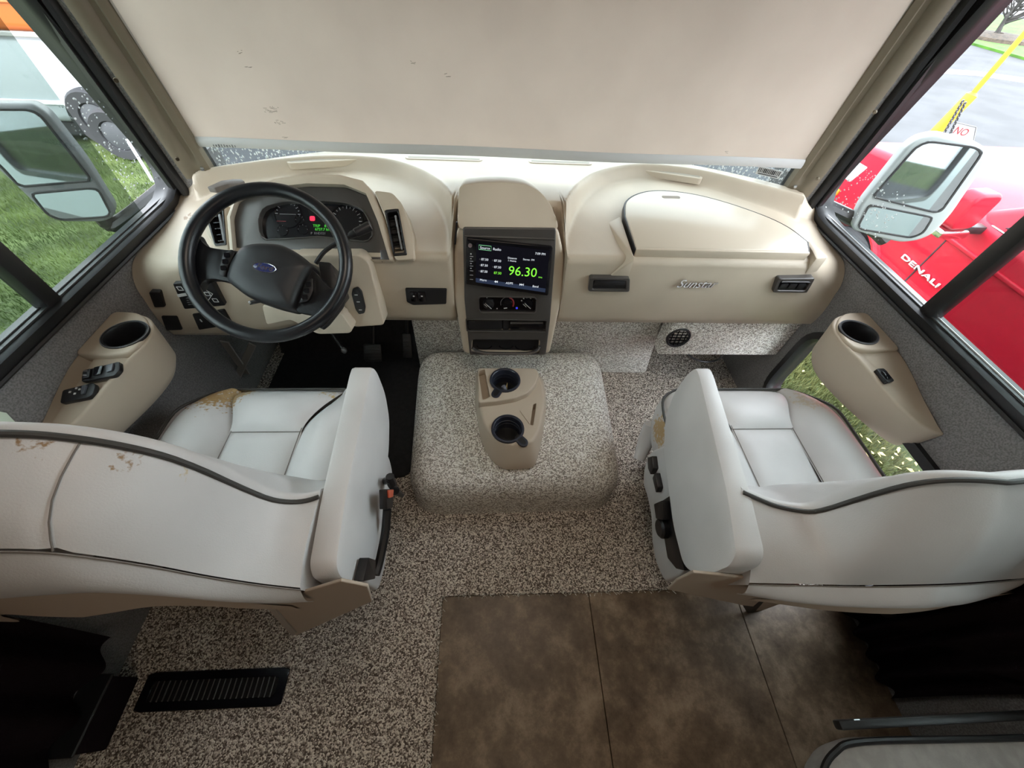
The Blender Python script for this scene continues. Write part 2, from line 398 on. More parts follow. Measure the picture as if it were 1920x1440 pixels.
# wet specks on the panes
def drops(parent, n, fn, name='raindrops', rad=(.0012, .0032)):
    m = MB()
    for i in range(n):
        p, M = fn(); r = R.uniform(*rad)
        m.ball((0, 0, 0), (r, r*R.uniform(1, 1.8), r*.5), 5, M)
    return stuff(m.build(name, DROP, parent, weld=False))
DROP = mat('water_drop', (.85, .9, .92), .05, spec=.8)
drops(wl_, 170, lambda: (0, T((-(WX+.038), R.uniform(1.26, 1.43), 0 + R.uniform(.84, 1.12))) @ Matrix.Rotation(-PI/2, 4, 'Y')))
drops(wr_, 120, lambda: (0, T((WX+.038, R.uniform(1.15, 1.42), R.uniform(.84, .98))) @ Matrix.Rotation(PI/2, 4, 'Y')))
# floor, ceiling, back
fl = MB(); fl.box((0, .75, -.02), (2.5, 2.2, .04)); fl.box((-.715, -1.77, -.02), (1.07, 2.84, .04)); fl.box((.0, .005, -.02), (.5, .51, .04)) if False else None
fl = MB()
for (xa, xb, ya, yb) in ((-1.24, 1.24, .262, 1.85), (-1.24, -.24, -3.2, .262)):
    fl.box(((xa+xb)/2, (ya+yb)/2, -.02), (xb-xa, yb-ya, .04))
floor = struct(fl.build('floor', CARP, smooth=None))
edges = [-.24, .271, .80, 1.24]
tm = MB()
for i in range(3):
    for (ya, yb) in ((-.72, .262), (-1.7, -.721), (-3.2, -1.701)):
        xa, xb = edges[i]+.0012, edges[i+1]-.0012
        MB().box(((xa+xb)/2, (ya+yb)/2, -.023), (xb-xa, yb-ya-.002, .034)).build('tile', TILE, floor, smooth=None, bevel=(.0012, 1))
MB().box((.5, -1.47, -.045), (1.5, 3.5, .01)).build('subfloor', BLACK, floor, smooth=None)
# frayed pile along the cut edge of the carpet
fr = MB()
for i in range(420):
    if i < 260: x, y = R.uniform(-.24, 1.15), .262
    else: x, y = -.24, R.uniform(-.5, .262)
    d = R.uniform(-1, 1); q = (x+R.uniform(-.006, .006), y+R.uniform(-.006, .004), R.uniform(.001, .008))
    p2 = (q[0]+R.uniform(-.012, .012), q[1]+R.uniform(-.012, .006), R.uniform(.001, .01))
    fr.tube([q, p2], .0012, 3)
stuff(fr.build('frayed_pile', CARPE, floor, weld=False))
struct(MB().box((0, -.7, 2.075), (2.6, 5.2, .05)).build('ceiling', CEIL, smooth=None))
struct(MB().box((0, -3.2, 1.0), (2.5, .05, 2.1)).build('wall_back', PANEL, smooth=None))
YW = lambda x, z=.87: 1.74-.27*(min(abs(x), 1.075)/1.05)**2.6-.16*(z-.87)
def strip(z0, z1, th, nx=25, xr=1.06):
    m = MB()
    for k in range(nx-1):
        xa, xb = -xr+2*xr*k/(nx-1), -xr+2*xr*(k+1)/(nx-1)
        v = [(x, YW(x, z)+o, z) for o in (0, th) for z in (z0, z1) for x in (xa, xb)]
        m.add(v, [(0, 1, 3, 2), (4, 5, 7, 6), (0, 1, 5, 4), (2, 3, 7, 6)])
    return m
wf = strip(-.05, .835, .03, xr=1.2)
struct(wf.build('wall_front', [BLACK], smooth=40))
hd = strip(1.58, 2.1, .03, xr=1.2); struct(hd.build('trim_3', [PILLAR], smooth=40))
ws = struct(strip(.835, 1.58, .005).build('window_4', WGLASS, smooth=40))
def wsdrop():
    x = R.choice((-1, 1))*R.uniform(.45, 1.03); z = R.uniform(.845, .955)
    return 0, T((x, YW(x, z)-.001, z)) @ Matrix.Rotation(PI/2, 4, 'X')
drops(ws, 1500, wsdrop, rad=(.0015, .004))
Mst = FR((.98, YW(.98, .905)-.006, .905), (1, -.55, 0), (0, -.16, 1))
MB().prism(rrect(.085, .03, .003), 0, .001, Mst).build('sticker', PRINT, ws, smooth=None)
st = MB()
for i in range(13): st.box((-.036+i*.006, .003, .0014), (R.choice((.002, .003, .0042)), .016, .0006), Mst)
st.box((0, -.010, .0014), (.07, .003, .0006), Mst)
st.build('sticker_print', BLACK, ws, smooth=None)
# A pillar trims: moulded tan covers with a sunk channel, grey carpet behind
for s, nm in ((-1, 'trim_1'), (1, 'trim_2')):
    prof = [(1.043, 1.475), (1.046, 1.452), (1.060, 1.440), (1.070, 1.447), (1.082, 1.441), (1.086, 1.428), (1.102, 1.416), (1.120, 1.412), (1.124, 1.425), (1.10, 1.47)]
    zs = [.868, .874, .90, .925, 1.0, 1.2, 1.4, 1.6]
    m = MB(); n = len(prof); vs = []
    for k, z in enumerate(zs):
        for i, (x, y) in enumerate(prof):
            f = 0 if k < 3 else 1
            if i in (3, 4) and f == 0: y -= .008
            e = .012 if k == 0 and i in (6, 7, 8) else 0
            vs.append((s*x, y-.125*(z-.87)+(.004 if k == 0 else 0), z-e))
    m.add(vs, [(k*n+i, k*n+(i+1) % n, (k+1)*n+(i+1) % n, (k+1)*n+i) for k in range(len(zs)-1) for i in range(n)]+[tuple(range(n))])
    root = struct(m.build(nm, PILLAR, smooth=40))
    for (x, y, z) in ((1.062, 1.436, .885), (1.098, 1.405, .93), (1.098, 1.378, 1.15)):
        Ms = FR((s*x, y-.125*(z-.87), z), (s*.85, -.5, 0), (0, -.12, 1))
        MB().lathe([(.0001, .003), (.004, .0025), (.0055, 0), (.0055, -.006)], 12, Ms).build('screw', ALU if z < .9 else PILLAR, root)
    # carpeted post between window seal and cover, and outer post
    m = MB()
    p2 = [(1.105, 1.43), (1.19, 1.42), (1.24, 1.46), (1.14, 1.53), (1.05, 1.50)]
    vs = []
    for z in (.78, 1.7):
        for (x, y) in p2: vs.append((s*x, y-.125*(z-.87), z))
    m.add(vs, [(i, (i+1) % 5, 5+(i+1) % 5, 5+i) for i in range(5)]+[(0, 1, 2, 3, 4), (9, 8, 7, 6, 5)])
    m.build('carpet_post', WALLC, root, smooth=None)
    sec = [(1.199, 1.414), (1.191, 1.400), (1.176, 1.398), (1.172, 1.408), (1.166, 1.408), (1.162, 1.400), (1.150, 1.406), (1.145, 1.418), (1.145, 1.435), (1.199, 1.44)]
    m = MB(); vs = []; n = len(sec)
    for z in (.80, 1.7):
        for (x, y) in sec: vs.append((s*x, y-.125*(z-.87), z))
    m.add(vs, [(i, (i+1) % n, n+(i+1) % n, n+i) for i in range(n)]+[tuple(range(n)), tuple(range(2*n-1, n-1, -1))])
    m.build('post_seal', RUBBER, root, smooth=30)
# roller shade
SHY = lambda z: 1.452-.145*(z-.95)
root = thing('roller_shade', 'large beige roller shade pulled down over the windshield', 'shade', (0, 1.45, .95))
def shf(u, v):
    x = -1.046+2.092*u; z = .972+v*.75
    return (x, SHY(z)+.006*math.sin(2.2*x+3*z)+.004*math.sin(7*x-4*z)*(1-v)+.003*math.sin(19*u+1)*v, z)
m = MB(); m.grid(shf, 60, 30)
m.grid(lambda u, v: tuple(Vector(shf(u, v))+Vector((0, .0012, 0))), 60, 30)
m.build('shade_cloth', SHADE, root, weld=False, recalc=False)
def hem(u, v):
    a = 2*PI*v; x = -1.046+2.092*u; p = shf(u, 0)
    return (x, p[1]+.0055*math.cos(a), .961+.016*math.sin(a))
MB().grid(hem, 60, 10, cv=True).build('hem_bar', mat('hem_cloth', (.50, .50, .49), .7), root)
def wedge(x, z, w, h): return MB().box((x, SHY(z)-.008, z), (w, .001, h))
tg = MB()
for i in range(9): tg.box((-.985+i*.0085, SHY(.962)-.0145, .958), (R.choice((.003, .005)), .0006, R.choice((.006, .009))))
tg.build('printed_tag', mat('tag_ink', (.12, .12, .12), .8), root)
sn = MB()
STN = mat('scuff_mark', (.34, .29, .25), .9)
for (px, py) in ((500, 205), (505, 208), (512, 203), (516, 230), (497, 211), (520, 233), (450, 95), (464, 125), (530, 262), (770, 115), (840, 140), (1365, 290)):
    p = at(px, py, 'y', 1.42)
    for k in range(4):
        q = (p.x+R.uniform(-.012, .012), SHY(p.z)-.0085, p.z+R.uniform(-.004, .004))
        sn.tube([q, (q[0]+R.uniform(.003, .012), q[1], q[2]+R.uniform(-.002, .002))], .0006, 4)
stuff(sn.build('scuff_marks', STN, root))
# ================================================================== DASHBOARD
DX = lambda x: .07*sm(-.55, -1.05, x)     # the driver's end stands a little nearer
def sdist(poly, X, Y):
    """signed distance (inside > 0) of points to a closed polygon"""
    P = np.array(poly); Q = np.roll(P, -1, 0); best = np.full(X.shape, 1e9); ins = np.zeros(X.shape, bool)
    for (a, b) in zip(P, Q):
        d = b-a; t = np.clip(((X-a[0])*d[0]+(Y-a[1])*d[1])/(d@d+1e-12), 0, 1)
        best = np.minimum(best, np.hypot(X-a[0]-t*d[0], Y-a[1]-t*d[1]))
        c = ((a[1] > Y) != (b[1] > Y)) & (X < (b[0]-a[0])*(Y-a[1])/(b[1]-a[1]+1e-12)+a[0]); ins ^= c
    return np.where(ins, best, -best)
BR = [tuple(p) for p in catmull([(.165, .7), (.158, 1.12), (.19, 1.27), (.26, 1.42), (.36, 1.525), (.525, 1.59), (.73, 1.56), (.90, 1.47), (1.08, 1.365)], 6)]+[(1.10, 1.40), (1.4, 1.40), (1.4, .7)]
BL = [tuple(p) for p in catmull([(-.188, .7), (-.192, 1.10), (-.215, 1.28), (-.283, 1.42), (-.39, 1.52), (-.52, 1.57), (-.72, 1.565), (-.97, 1.48), (-1.10, 1.40)], 6)]+[(-1.12, 1.43), (-1.4, 1.43), (-1.4, .7)]
def dash_top(X, Y):
    bowl = .785+.052*sm(1.12, 1.60, Y)-.03*sm(1.0, 1.19, np.abs(X))
    pad = .872+.006*np.cos(X*1.2)-.06*sm(1.07, 1.17, np.abs(X))-.012*sm(1.62, 1.75, Y)
    m = np.maximum(sdist(BR, X, Y), sdist(BL, X, Y))
    k = sm(-.016, .020, m)
    lip = .006*np.exp(-((m+.012)/.014)**2)
    return pad*(1-k)+bowl*k+lip
def dash_body():
    nx, n1, n2, n3 = 300, 120, 14, 22
    xs = np.concatenate([np.linspace(-1.188, 1.188, nx)])
    YS = np.array([YW(x, .86)-.012 for x in xs]); V = []
    rad = .028+.075*sm(.98, 1.19, np.abs(xs))
    yl = 1.095-DX(xs)+.17*sm(-.205, -.185, xs)*(1-sm(.160, .18, xs))                      # vertical face plane
    for j in range(n1):
        t = j/(n1-1); yf = yl+rad; Y = YS+(yf-YS)*t
        V.append(np.stack([xs, Y, dash_top(xs, Y+DX(xs)*sm(1.3, 1.1, Y))], 1))
    zc = V[-1][:, 2]-rad; yc = V[-1][:, 1]
    for j in range(1, n2+1):
        a = PI/2*j/n2
        V.append(np.stack([xs, yc-rad*np.sin(a), zc+rad*np.cos(a)], 1))
    zb = .492-.018*sm(-.6, -1.0, xs)
    for j in range(1, n3+1):
        t = j/n3; z = zc+(zb-zc)*t
        V.append(np.stack([xs, yl-.012*np.sin(PI*t)+.0*xs+.02*sm(.85, 1, t), z], 1))
    V.append(np.stack([xs, yl+.035, zb-.004], 1)); V.append(np.stack([xs, yl*0+1.45, zb-.004], 1))
    V = np.array(V); nr = V.shape[0]
    m = MB(); m.v = [tuple(p) for p in V.reshape(-1, 3)]
    m.f = [(j*nx+i, j*nx+i+1, (j+1)*nx+i+1, (j+1)*nx+i) for j in range(nr-1) for i in range(nx-1)]; m.m = [0]*len(m.f)
    return m
dash = thing('dashboard', 'wide tan moulded dashboard with grey centre stack under the windshield', 'dashboard', (0, 1.3, .5))
def P_(mb, name, m, par=None, **k): return mb.build(name, m, par or dash, **k)
_st = at(352, 404, 'z', .79)
TANW = vinyl('dash_tan_plastic', (.54, .46, .36), [(tuple(_st), .055, (.30, .20, .12), .46)])
P_(dash_body(), 'dash_body', TANW, weld=False, smooth=60)
MF = FR((.6, 1.083, .60), (1, 0, 0), (0, 0, 1))       # passenger face
ML = FR((-1.0, 1.018, .60), (1, 0, 0), (0, 0, 1))     # driver's left face
ME = FR((-.3, 1.085, .60), (1, 0, 0), (0, 0, 1))
# defroster outlets on the pad
for (a, b, c, d) in ((537, 301, 694, 293), (762, 291, 905, 292), (990, 298, 1106, 299), (1182, 306, 1320, 326)):
    p, q = at(a, b, 'z', .875), at(c, d, 'z', .875)
    if p.x > -.4 and p.x < .3: p.y = q.y = 1.60
    mid = (p+q)/2; zz = float(dash_top(np.array([mid.x]), np.array([mid.y]))[0]); mid.z = zz-.0005
    dv = (q-p); L = dv.length; Mv = FR(mid, dv, Vector((0, 0, 1)).cross(dv))
    o = P_(MB().prism(rrect(L, .034, .016), -.02, .0030, Mv), 'defrost_vent', TAN, bevel=(.0015, 1))
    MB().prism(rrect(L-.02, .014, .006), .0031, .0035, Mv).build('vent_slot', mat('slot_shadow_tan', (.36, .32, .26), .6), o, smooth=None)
# glovebox lid (flat tray lid) with lip and finger slot
lid = [(.402, 1.122), (1.0, 1.125), (1.018, 1.175), (.985, 1.255), (.92, 1.325), (.80, 1.405), (.68, 1.455), (.56, 1.468), (.475, 1.44), (.422, 1.385), (.402, 1.30)]
lidp = [(p.x, p.y) for p in (Vector((q[0], q[1], 0)) for q in lid)]
lidp = [lidp[0], lidp[1]]+[tuple(p[:2]) for p in catmull([q+(0,) for q in lid[2:]], 5)]
tilt = Matrix.Rotation(math.radians(5.2), 4, 'X')
MLID = T((0, 1.12, .8055)) @ tilt @ T((0, -1.12, 0))
P_(MB().prism(offs(lidp, -.006), -.03, .0012, MLID), 'lid_gap', BLACK, smooth=None)
g = P_(MB().prism(lidp, -.012, .006, MLID), 'glovebox_lid', mat('lid_plastic', (.58, .51, .41), .30, bump=(500, .1, .0005)), bevel=(.005, 3))
MB().box((.70, 1.118, -.010), (.596, .012, .034), MLID).build('lid_lip', TAN, g, bevel=(.004, 2))
MB().box((.70, 1.117, -.030), (.602, .012, .006), MLID).build('lip_shadow_gap', BLACK, g, smooth=None)
MB().prism(rrect(.07, .016, .007, cx=.60, cy=1.425), .0058, .0066, MLID).build('finger_slot', mat('slot_brown', (.20, .16, .12), .6), g, smooth=None)
wd = MB(); wd.add([(.33, 1.085, .725), (.395, 1.085, .715), (.395, 1.085, .79), (.345, 1.30, .80), (.392, 1.32, .815), (.39, 1.09, .80)], [(0, 1, 2), (0, 2, 5, 3), (2, 1, 4, 5), (3, 5, 4), (0, 3, 4, 1)])
P_(wd, 'lid_rest', TAN, bevel=(.004, 2))
P_(MB().prism([(1.01, 1.09), (1.06, 1.10), (1.055, 1.20), (1.03, 1.20), (1.022, 1.14)], .74, .806), 'lid_rest', TAN, bevel=(.008, 2))
MB().tube([(p[0], p[1], .0015) for p in offs(lidp, -.002)], .0034, 6, closed=True, M=MLID).build('lid_gap_line', BLACK, g)  # black tube added to draw the dark gap line round the lid
# face vents / pulls
def louver(par, M, w, h, n, vert=False, mt=BLACK, deep=.012):
    for i in range(n):
        t = (i+.5)/n-.5
        b = MB()
        if vert: b.box((t*w, 0, 0), (.002, h, deep), M)
        else: b.box((0, t*h, 0), (w, .002, deep), M @ T((0, t*h, 0)) @ Matrix.Rotation(.5, 4, 'X') @ T((0, -t*h, 0)))
        b.build('slat', mt, par, smooth=None)
def frame_part(name, M, outer, inner, h0, h1, mt, par=None, bev=.002):
    n = 48; a = resamp(outer, n); b = resamp(inner, n)
    # start both loops at the same angle
    def roll(l):
        k = max(range(n), key=lambda i: l[i][0]+l[i][1]); return l[k:]+l[:k]
    def ccw(l):
        return l if sum(l[i][0]*l[(i+1) % n][1]-l[(i+1) % n][0]*l[i][1] for i in range(n)) > 0 else l[::-1]
    a, b = roll(ccw(a)), roll(ccw(b)); m = MB(); vs = []
    for l, h in ((a, h0), (a, h1), (b, h1), (b, h0)): vs += [(p[0], p[1], h) for p in l]
    m.add(vs, [(k*n+i, k*n+(i+1) % n, ((k+1) % 4)*n+(i+1) % n, ((k+1) % 4)*n+i) for k in range(4) for i in range(n)], 0, M)
    return m.build(name, mt, par or dash, bevel=(bev, 1, .9))
def pull(pxs, M, name, kind):
    q = px_poly(pxs, M); cx = sum(p[0] for p in q)/4; cy = sum(p[1] for p in q)/4
    q2 = [((p[0]-cx)*.82+cx, (p[1]-cy)*.66+cy) for p in q]
    f = frame_part(name, M, rpoly(q, .006), rpoly(q2, .004), -.03, .012, BEZEL)
    b = MB().prism(rpoly(q2, .004), -.025, .003, M).build('recess', BLACK, f, smooth=None)
    w = abs(q2[1][0]-q2[0][0]); h = abs(q2[2][1]-q2[0][1])
    if kind == 'pull':
        MB().box((cx, cy+h*.2, .006), (w*.96, h*.5, .008), M).build('flap', BLACK, f, bevel=(.002, 2))
    else:
        for i in range(3): MB().box((cx+(i-1)*w*.3, cy-h*.1, .006), (w*.26, h*.55, .01), M).build('rocker', BLACK, f, bevel=(.003, 2))
        MB().box((cx, cy+h*.42, .008), (w*.98, h*.12, .008), M).build('light_bar', PRINTD, f, bevel=(.001, 1))
    return f
pull([(1105, 517), (1180, 518), (1179, 544), (1102, 543)], MF, 'ashtray_pull', 'pull')
pull([(1457, 519), (1526, 518), (1510, 546), (1446, 545)], MF, 'switch_pod', 'sw')
pr = px_poly([(1305, 531)], MF)[0]
text('Sunstar', MF, pr[0], pr[1], .046, CHROME, dash, 'chrome_script', ext=.0022, shear=.35, z=.005)
text('Sunstar', MF, pr[0]+.0015, pr[1]-.0015, .0465, BEZEL, dash, 'script_backing', ext=.0012, shear=.35, z=.0015)
q = px_poly([(760, 539), (838, 540), (837, 568), (775, 570), (763, 564)], ME)
f = P_(MB().prism(rpoly(q, .005), -.03, .007, ME), 'switch_pod', BLACK, bevel=(.002, 2))
for i in range(2):
    c = px_poly([(777+i*15, 553)], ME)[0]
    r = MB().box((c[0], c[1], .008), (.024, .040, .008), ME).build('rocker', BLACKG, f, bevel=(.002, 2))
    MB().prism(rrect(.006, .005, .001, cx=c[0], cy=c[1]+.004), .012, .0125, ME).build('icon', PRINT, f, smooth=None)
# left switch panels
def sw(pxs, M, name, th=.008):
    q = px_poly(pxs, M); return P_(MB().prism(rpoly(q, .006), -.03, th, M), name, BLACK, bevel=(.002, 2)), q
sw([(281, 545), (301, 545), (312, 573), (292, 574)], ML, 'rocker_switch')
sw([(304, 590), (334, 590), (344, 616), (314, 617)], ML, 'rocker_switch')
f, q = sw([(362, 586), (421, 579), (436, 606), (375, 616)], ML, 'headlamp_switch')
c = px_poly([(379, 598)], ML)[0]; MB().prism(rrect(.004, .012, .0015, cx=c[0], cy=c[1]), .008, .009, ML).build('icon', PRINT, f, smooth=None)
c = px_poly([(410, 590)], ML)[0]; MB().lathe([(.009, 0), (.009, .014), (.007, .016), (.0001, .016)], 16, ML @ T((c[0], c[1], .006))).build('knob', BLACKG, f)
f, q = sw([(326, 529), (397, 524), (425, 570), (348, 577)], ML, 'symbol_panel')
def frame_sq(px, py, w, h):
    c = px_poly([(px, py)], ML)[0]; m = MB()
    for (dx, dy, a, b) in ((0, h/2, w, .002), (0, -h/2, w, .002), (w/2, 0, .002, h), (-w/2, 0, .002, h)): m.box((c[0]+dx, c[1]+dy, .0085), (a, b, .001), ML)
    return m
for (px, py) in ((340, 538), (391, 548), (406, 560)): frame_sq(px, py, .014, .013).build('icon', PRINT, f, smooth=None)
q = px_poly([(334, 549), (352, 546), (354, 551), (337, 554)], ML); MB().prism(q, .008, .009, ML).build('icon', PRINT, f, smooth=None)
l = px_poly([(376, 533), (401, 548), (388, 567)], ML); MB().tube([(p[0], p[1], .0085) for p in l], .0012, 5, M=ML).build('icon', PRINT, f)
for k in range(4):
    a, b = px_poly([(351+k*1.5, 556+k*4), (359+k*1.5, 555.5+k*4)], ML); MB().tube([(a[0], a[1], .0085), (b[0], b[1], .0085)], .0008, 4, M=ML).build('icon', PRINTD, f)
# instrument hood, cluster
MBZ = FR((-.62, 1.062, .735), (1, 0, 0), (0, .18, .155))
hoodA = [(436, 478), (430, 410), (440, 386), (470, 356), (520, 338), (580, 329), (640, 331), (683, 342), (702, 362), (724, 415), (743, 493)]
q = px_poly(hoodA, MBZ)
hood = MB().prism(q, -.13, .022, MBZ).build('instrument_hood', TAN, dash, bevel=(.014, 4, .9), smooth=50)
bz = px_poly([(446, 480), (440, 412), (450, 380), (490, 360), (580, 350), (650, 352), (690, 368), (712, 420), (733, 490)], MBZ)
cut(hood, MB().prism(bz, -.07, .05, MBZ))
bezel = P_(MB().prism(rpoly(bz, .012), -.075, .004, MBZ), 'cluster_bezel', BEZEL, bevel=(.004, 2))
lens = px_poly([(487, 440), (484, 410), (495, 388), (530, 378), (600, 376), (650, 380), (682, 392), (699, 425), (701, 445), (690, 456), (600, 446), (540, 450), (497, 452)], MBZ)
lens = [tuple(p) for p in rpoly(lens, .012)]
cut(bezel, MB().prism(lens, -.016, .02, MBZ))
out = [(p[0]*1.0, p[1]) for p in offs(lens, .0)]
cl = P_(MB().prism(lens, -.022, -.012, MBZ), 'gauge_cluster', mat('gauge_face', (.010, .010, .012), .18, coat=.5), smooth=None)
frame_part('cluster_rim', MBZ, offs(lens, -.004), lens, -.013, .008, BEZEL, bev=.001)
MC = MBZ @ T((0, 0, -.0115))
def gauge(px, py, rad, a0, a1, n, nm='gauge', need=None):
    c = px_poly([(px, py)], MC)[0]
    m = MB(); m.lathe([(rad*1.08, 0), (rad*1.08, .002), (rad*1.02, .002), (rad*1.02, 0)], 32, MC @ T((c[0], c[1], 0)))
    g = m.build(nm, BLACKG, cl)
    t = MB()
    for i in range(n):
        a = a0+(a1-a0)*i/(n-1); M2 = MC @ T((c[0], c[1], 0)) @ Matrix.Rotation(a, 4, 'Z')
        t.box((rad*.88, 0, .001), (rad*.2 if i % 2 == 0 else rad*.1, rad*.045, .0006), M2)
    if need is not None: t.box((rad*.35, 0, .0014), (rad*.8, rad*.05, .0008), MC @ T((c[0], c[1], 0)) @ Matrix.Rotation(need, 4, 'Z'))
    t.build('dial_marks', PRINTD, cl, smooth=None)
gauge(540, 402, .040, PI*.98, .02, 11); gauge(650, 415, .050, PI*1.15, -.5, 17)
gauge(530, 432, .016, PI, 0, 5); gauge(568, 430, .016, PI, 0, 5); gauge(562, 412, .014, PI, 0, 5); gauge(688, 425, .018, 2.4, -1.2, 5)
c = px_poly([(540, 402)], MC)[0]; MB().box((c[0], c[1]+.0, .0015), (.05, .0012, .001), MC).build('needle', PRINTD, cl, smooth=None)
c = px_poly([(528, 415)], MC)[0]; MB().box((c[0], c[1], .0015), (.028, .0012, .001), MC).build('needle', mat('needle_red', (.3, .02, .03), .5), cl, smooth=None)
c = px_poly([(586, 410)], MC)[0]; MB().prism(rrect(.016, .015, .004, cx=c[0], cy=c[1]), .001, .002, MC).build('warning_light', ERED, cl, smooth=None)
c = px_poly([(602, 424)], MC)[0]
text('TRIP    8.0', MC, c[0], c[1], .0115, EDG, cl, 'readout', z=.0015)
text('6737.7 km', MC, c[0]+.006, c[1]-.011, .0115, EDG, cl, 'readout', z=.0015)
c = px_poly([(597, 438)], MC)[0]; text('P  RND321', MC, c[0], c[1], .010, PRINTD, cl, 'readout', z=.0015)
# bright trim blade to the right of the cluster
bl = px_poly([(690, 366), (697, 366), (741, 490), (716, 492), (714, 470), (728, 470)], MBZ)
P_(MB().prism(bl, .0, .010, MBZ), 'trim_blade', mat('blade_grey', (.22, .21, .21), .22, metal=.7), bevel=(.002, 2))
# vent pods
def pod(pxs, vpx, nm, hh=.02):
    q = px_poly(pxs, MBZ); o = MB().prism(rpoly(q, .012), -.12, hh, MBZ).build(nm, TAN, dash, bevel=(.006, 3), smooth=50)
    v = rpoly(px_poly(vpx, MBZ), .004); cut(o, MB().prism(v, hh-.035, hh+.02, MBZ))
    n = len(v); cx = sum(p[0] for p in v)/n; cy = sum(p[1] for p in v)/n
    f = frame_part('air_vent', MBZ, v, [((p[0]-cx)*.78+cx, (p[1]-cy)*.88+cy) for p in v], hh-.033, hh+.003, BLACK)
    A = px_poly(vpx, MBZ); up = Vector(A[0]).lerp(Vector(A[1]), .5)-Vector(A[3]).lerp(Vector(A[2]), .5); L = up.length; w = (Vector(A[1])-Vector(A[0])).length
    ang = math.atan2(up.y, up.x)-PI/2
    M2 = MBZ @ T((cx, cy, hh-.014)) @ Matrix.Rotation(ang, 4, 'Z')
    for i in range(5): MB().box((0, (i-2)*L*.17, 0), (w*.72, .002, .016), M2).build('slat', BLACKG, f, smooth=None)
    MB().box((w*.18, 0, .010), (w*.13, L*.74, .008), M2).build('thumb_bar', PRINTD, f, bevel=(.001, 1))
    MB().prism([((p[0]-cx)*.9+cx, (p[1]-cy)*.95+cy) for p in v], hh-.034, hh-.03, MBZ).build('recess', BLACK, f, smooth=None)
pod([(704, 362), (738, 366), (756, 386), (776, 440), (780, 490), (744, 492), (726, 415)], [(724, 399), (750, 396), (766, 482), (741, 484)], 'vent_pod')
pod([(382, 402), (428, 382), (434, 474), (412, 478), (392, 440)], [(391, 404), (424, 388), (430, 462), (409, 464)], 'vent_pod', .012)
# knee panel and its rocker switch
MK = FR((-.5, 1.0, .56), (1, 0, 0), (0, .06, .24))
q = px_poly([(545, 478), (674, 478), (692, 492), (721, 610), (663, 614), (640, 588), (560, 590)], MK)
P_(MB().prism(rpoly(q, .015), -.07, .0, MK), 'knee_panel', TAN, bevel=(.008, 3))
q = px_poly([(662, 540), (672, 537), (679, 545), (686, 575), (684, 586), (674, 588), (667, 578), (660, 550)], MK)
f = P_(MB().prism(rpoly(q, .005), -.01, .008, MK), 'rocker_strip', BLACK, bevel=(.003, 2))
for (px, py) in ((669, 551), (673, 564), (677, 579)):
    c = px_poly([(px, py)], MK)[0]; MB().box((c[0], c[1], .0085), (.010, .003, .001), MK).build('icon', PRINT, f, smooth=None)
# ---- centre stack
MS = FR((0, 1.027, .40), (1, 0, 0), (0, .123, .46))
q = px_poly([(857, 428), (851, 480), (852, 560), (869, 665), (1031, 665), (1054, 560), (1058, 480), (1047, 428)], MS)
shs = P_(MB().prism(rpoly(q, .02), -.17, -.004, MS), 'stack_housing', TAN, bevel=(.010, 4), smooth=50)
MH = FR((0, 1.15, .858), (1, 0, 0), (0, .085, .10))
q = px_poly([(858, 430), (858, 400), (861, 352), (868, 346), (900, 342), (945, 341), (985, 345), (1012, 358), (1032, 382), (1044, 412), (1047, 430)], MH)
m = MB(); k = len(q)
qq = rpoly(q, .02, 4); k = len(qq)
vs = [(MH @ Vector((p[0], p[1], 0))) for p in qq]+[Vector((MH @ Vector((p[0], p[1], 0)))*1.0)+Vector((0, .30, -.10 if p[1] > .03 else -.02)) for p in qq]
m.add(vs, [tuple(range(k))]+[(i, (i+1) % k, k+(i+1) % k, k+i) for i in range(k)]+[tuple(range(2*k-1, k-1, -1))])
P_(m, 'stack_hood', TAN, bevel=(.012, 4, .9), smooth=50)
q = px_poly([(868, 425), (1042, 427), (1041, 470), (1031, 600), (1023, 664), (881, 664), (871, 560)], MS)
bz = MB().prism(rpoly(q, .008), -.03, .008, MS).build('stack_bezel', BEZEL, dash, bevel=(.004, 3))
cl2 = rpoly(px_poly([(896, 553), (1007, 555), (1005, 586), (897, 585)], MS), .012)
tr2 = rpoly(px_poly([(873, 596), (1026, 598), (1024, 621), (875, 620)], MS), .005)
ca2 = rpoly(px_poly([(885, 634), (1013, 635), (1011, 662), (883, 660)], MS), .012)
for pl in (cl2, tr2, ca2):
    cut(bz, MB().prism(pl, -.022, .03, MS)); cut(shs, MB().prism(offs(pl, -.003), -.026, .05, MS))
c1, c2 = Vector(px_poly([(868, 441)], MS)[0]), Vector(px_poly([(1042, 447)], MS)[0])
MB().tube([(c1.x+.006, c1.y, .008), (c2.x-.006, c2.y, .008)], .004, 8, M=MS).build('crease', BEZEL, bz)
# stereo with lit screen; it sits a little crooked
a = MS @ Vector(px_poly([(874, 447)], MS)[0]+(0,)); b = MS @ Vector(px_poly([(1037, 462)], MS)[0]+(0,)); c = MS @ Vector(px_poly([(872, 535)], MS)[0]+(0,))
MR = FR(a, b-a, a-c); MR = MR @ T((0, 0, .022))
q = px_poly([(874, 446), (1037, 463), (1028, 555), (872, 533)], MR)
st_ = P_(MB().prism(rpoly(q, .008), -.03, .0, MR), 'touch_stereo', BLACKG, bevel=(.003, 2))
q = px_poly([(893, 455), (1031, 470), (1023, 549), (892, 529)], MR)
MB().prism(q, .0, .0008, MR).build('screen', SCREEN, st_, smooth=None)
q = px_poly([(892, 521), (1023, 541), (1022, 548), (892, 529)], MR); MB().prism(q, .0008, .001, MR).build('screen_bar', emi('lit_navy', (.012, .02, .045), 1), st_, smooth=None)
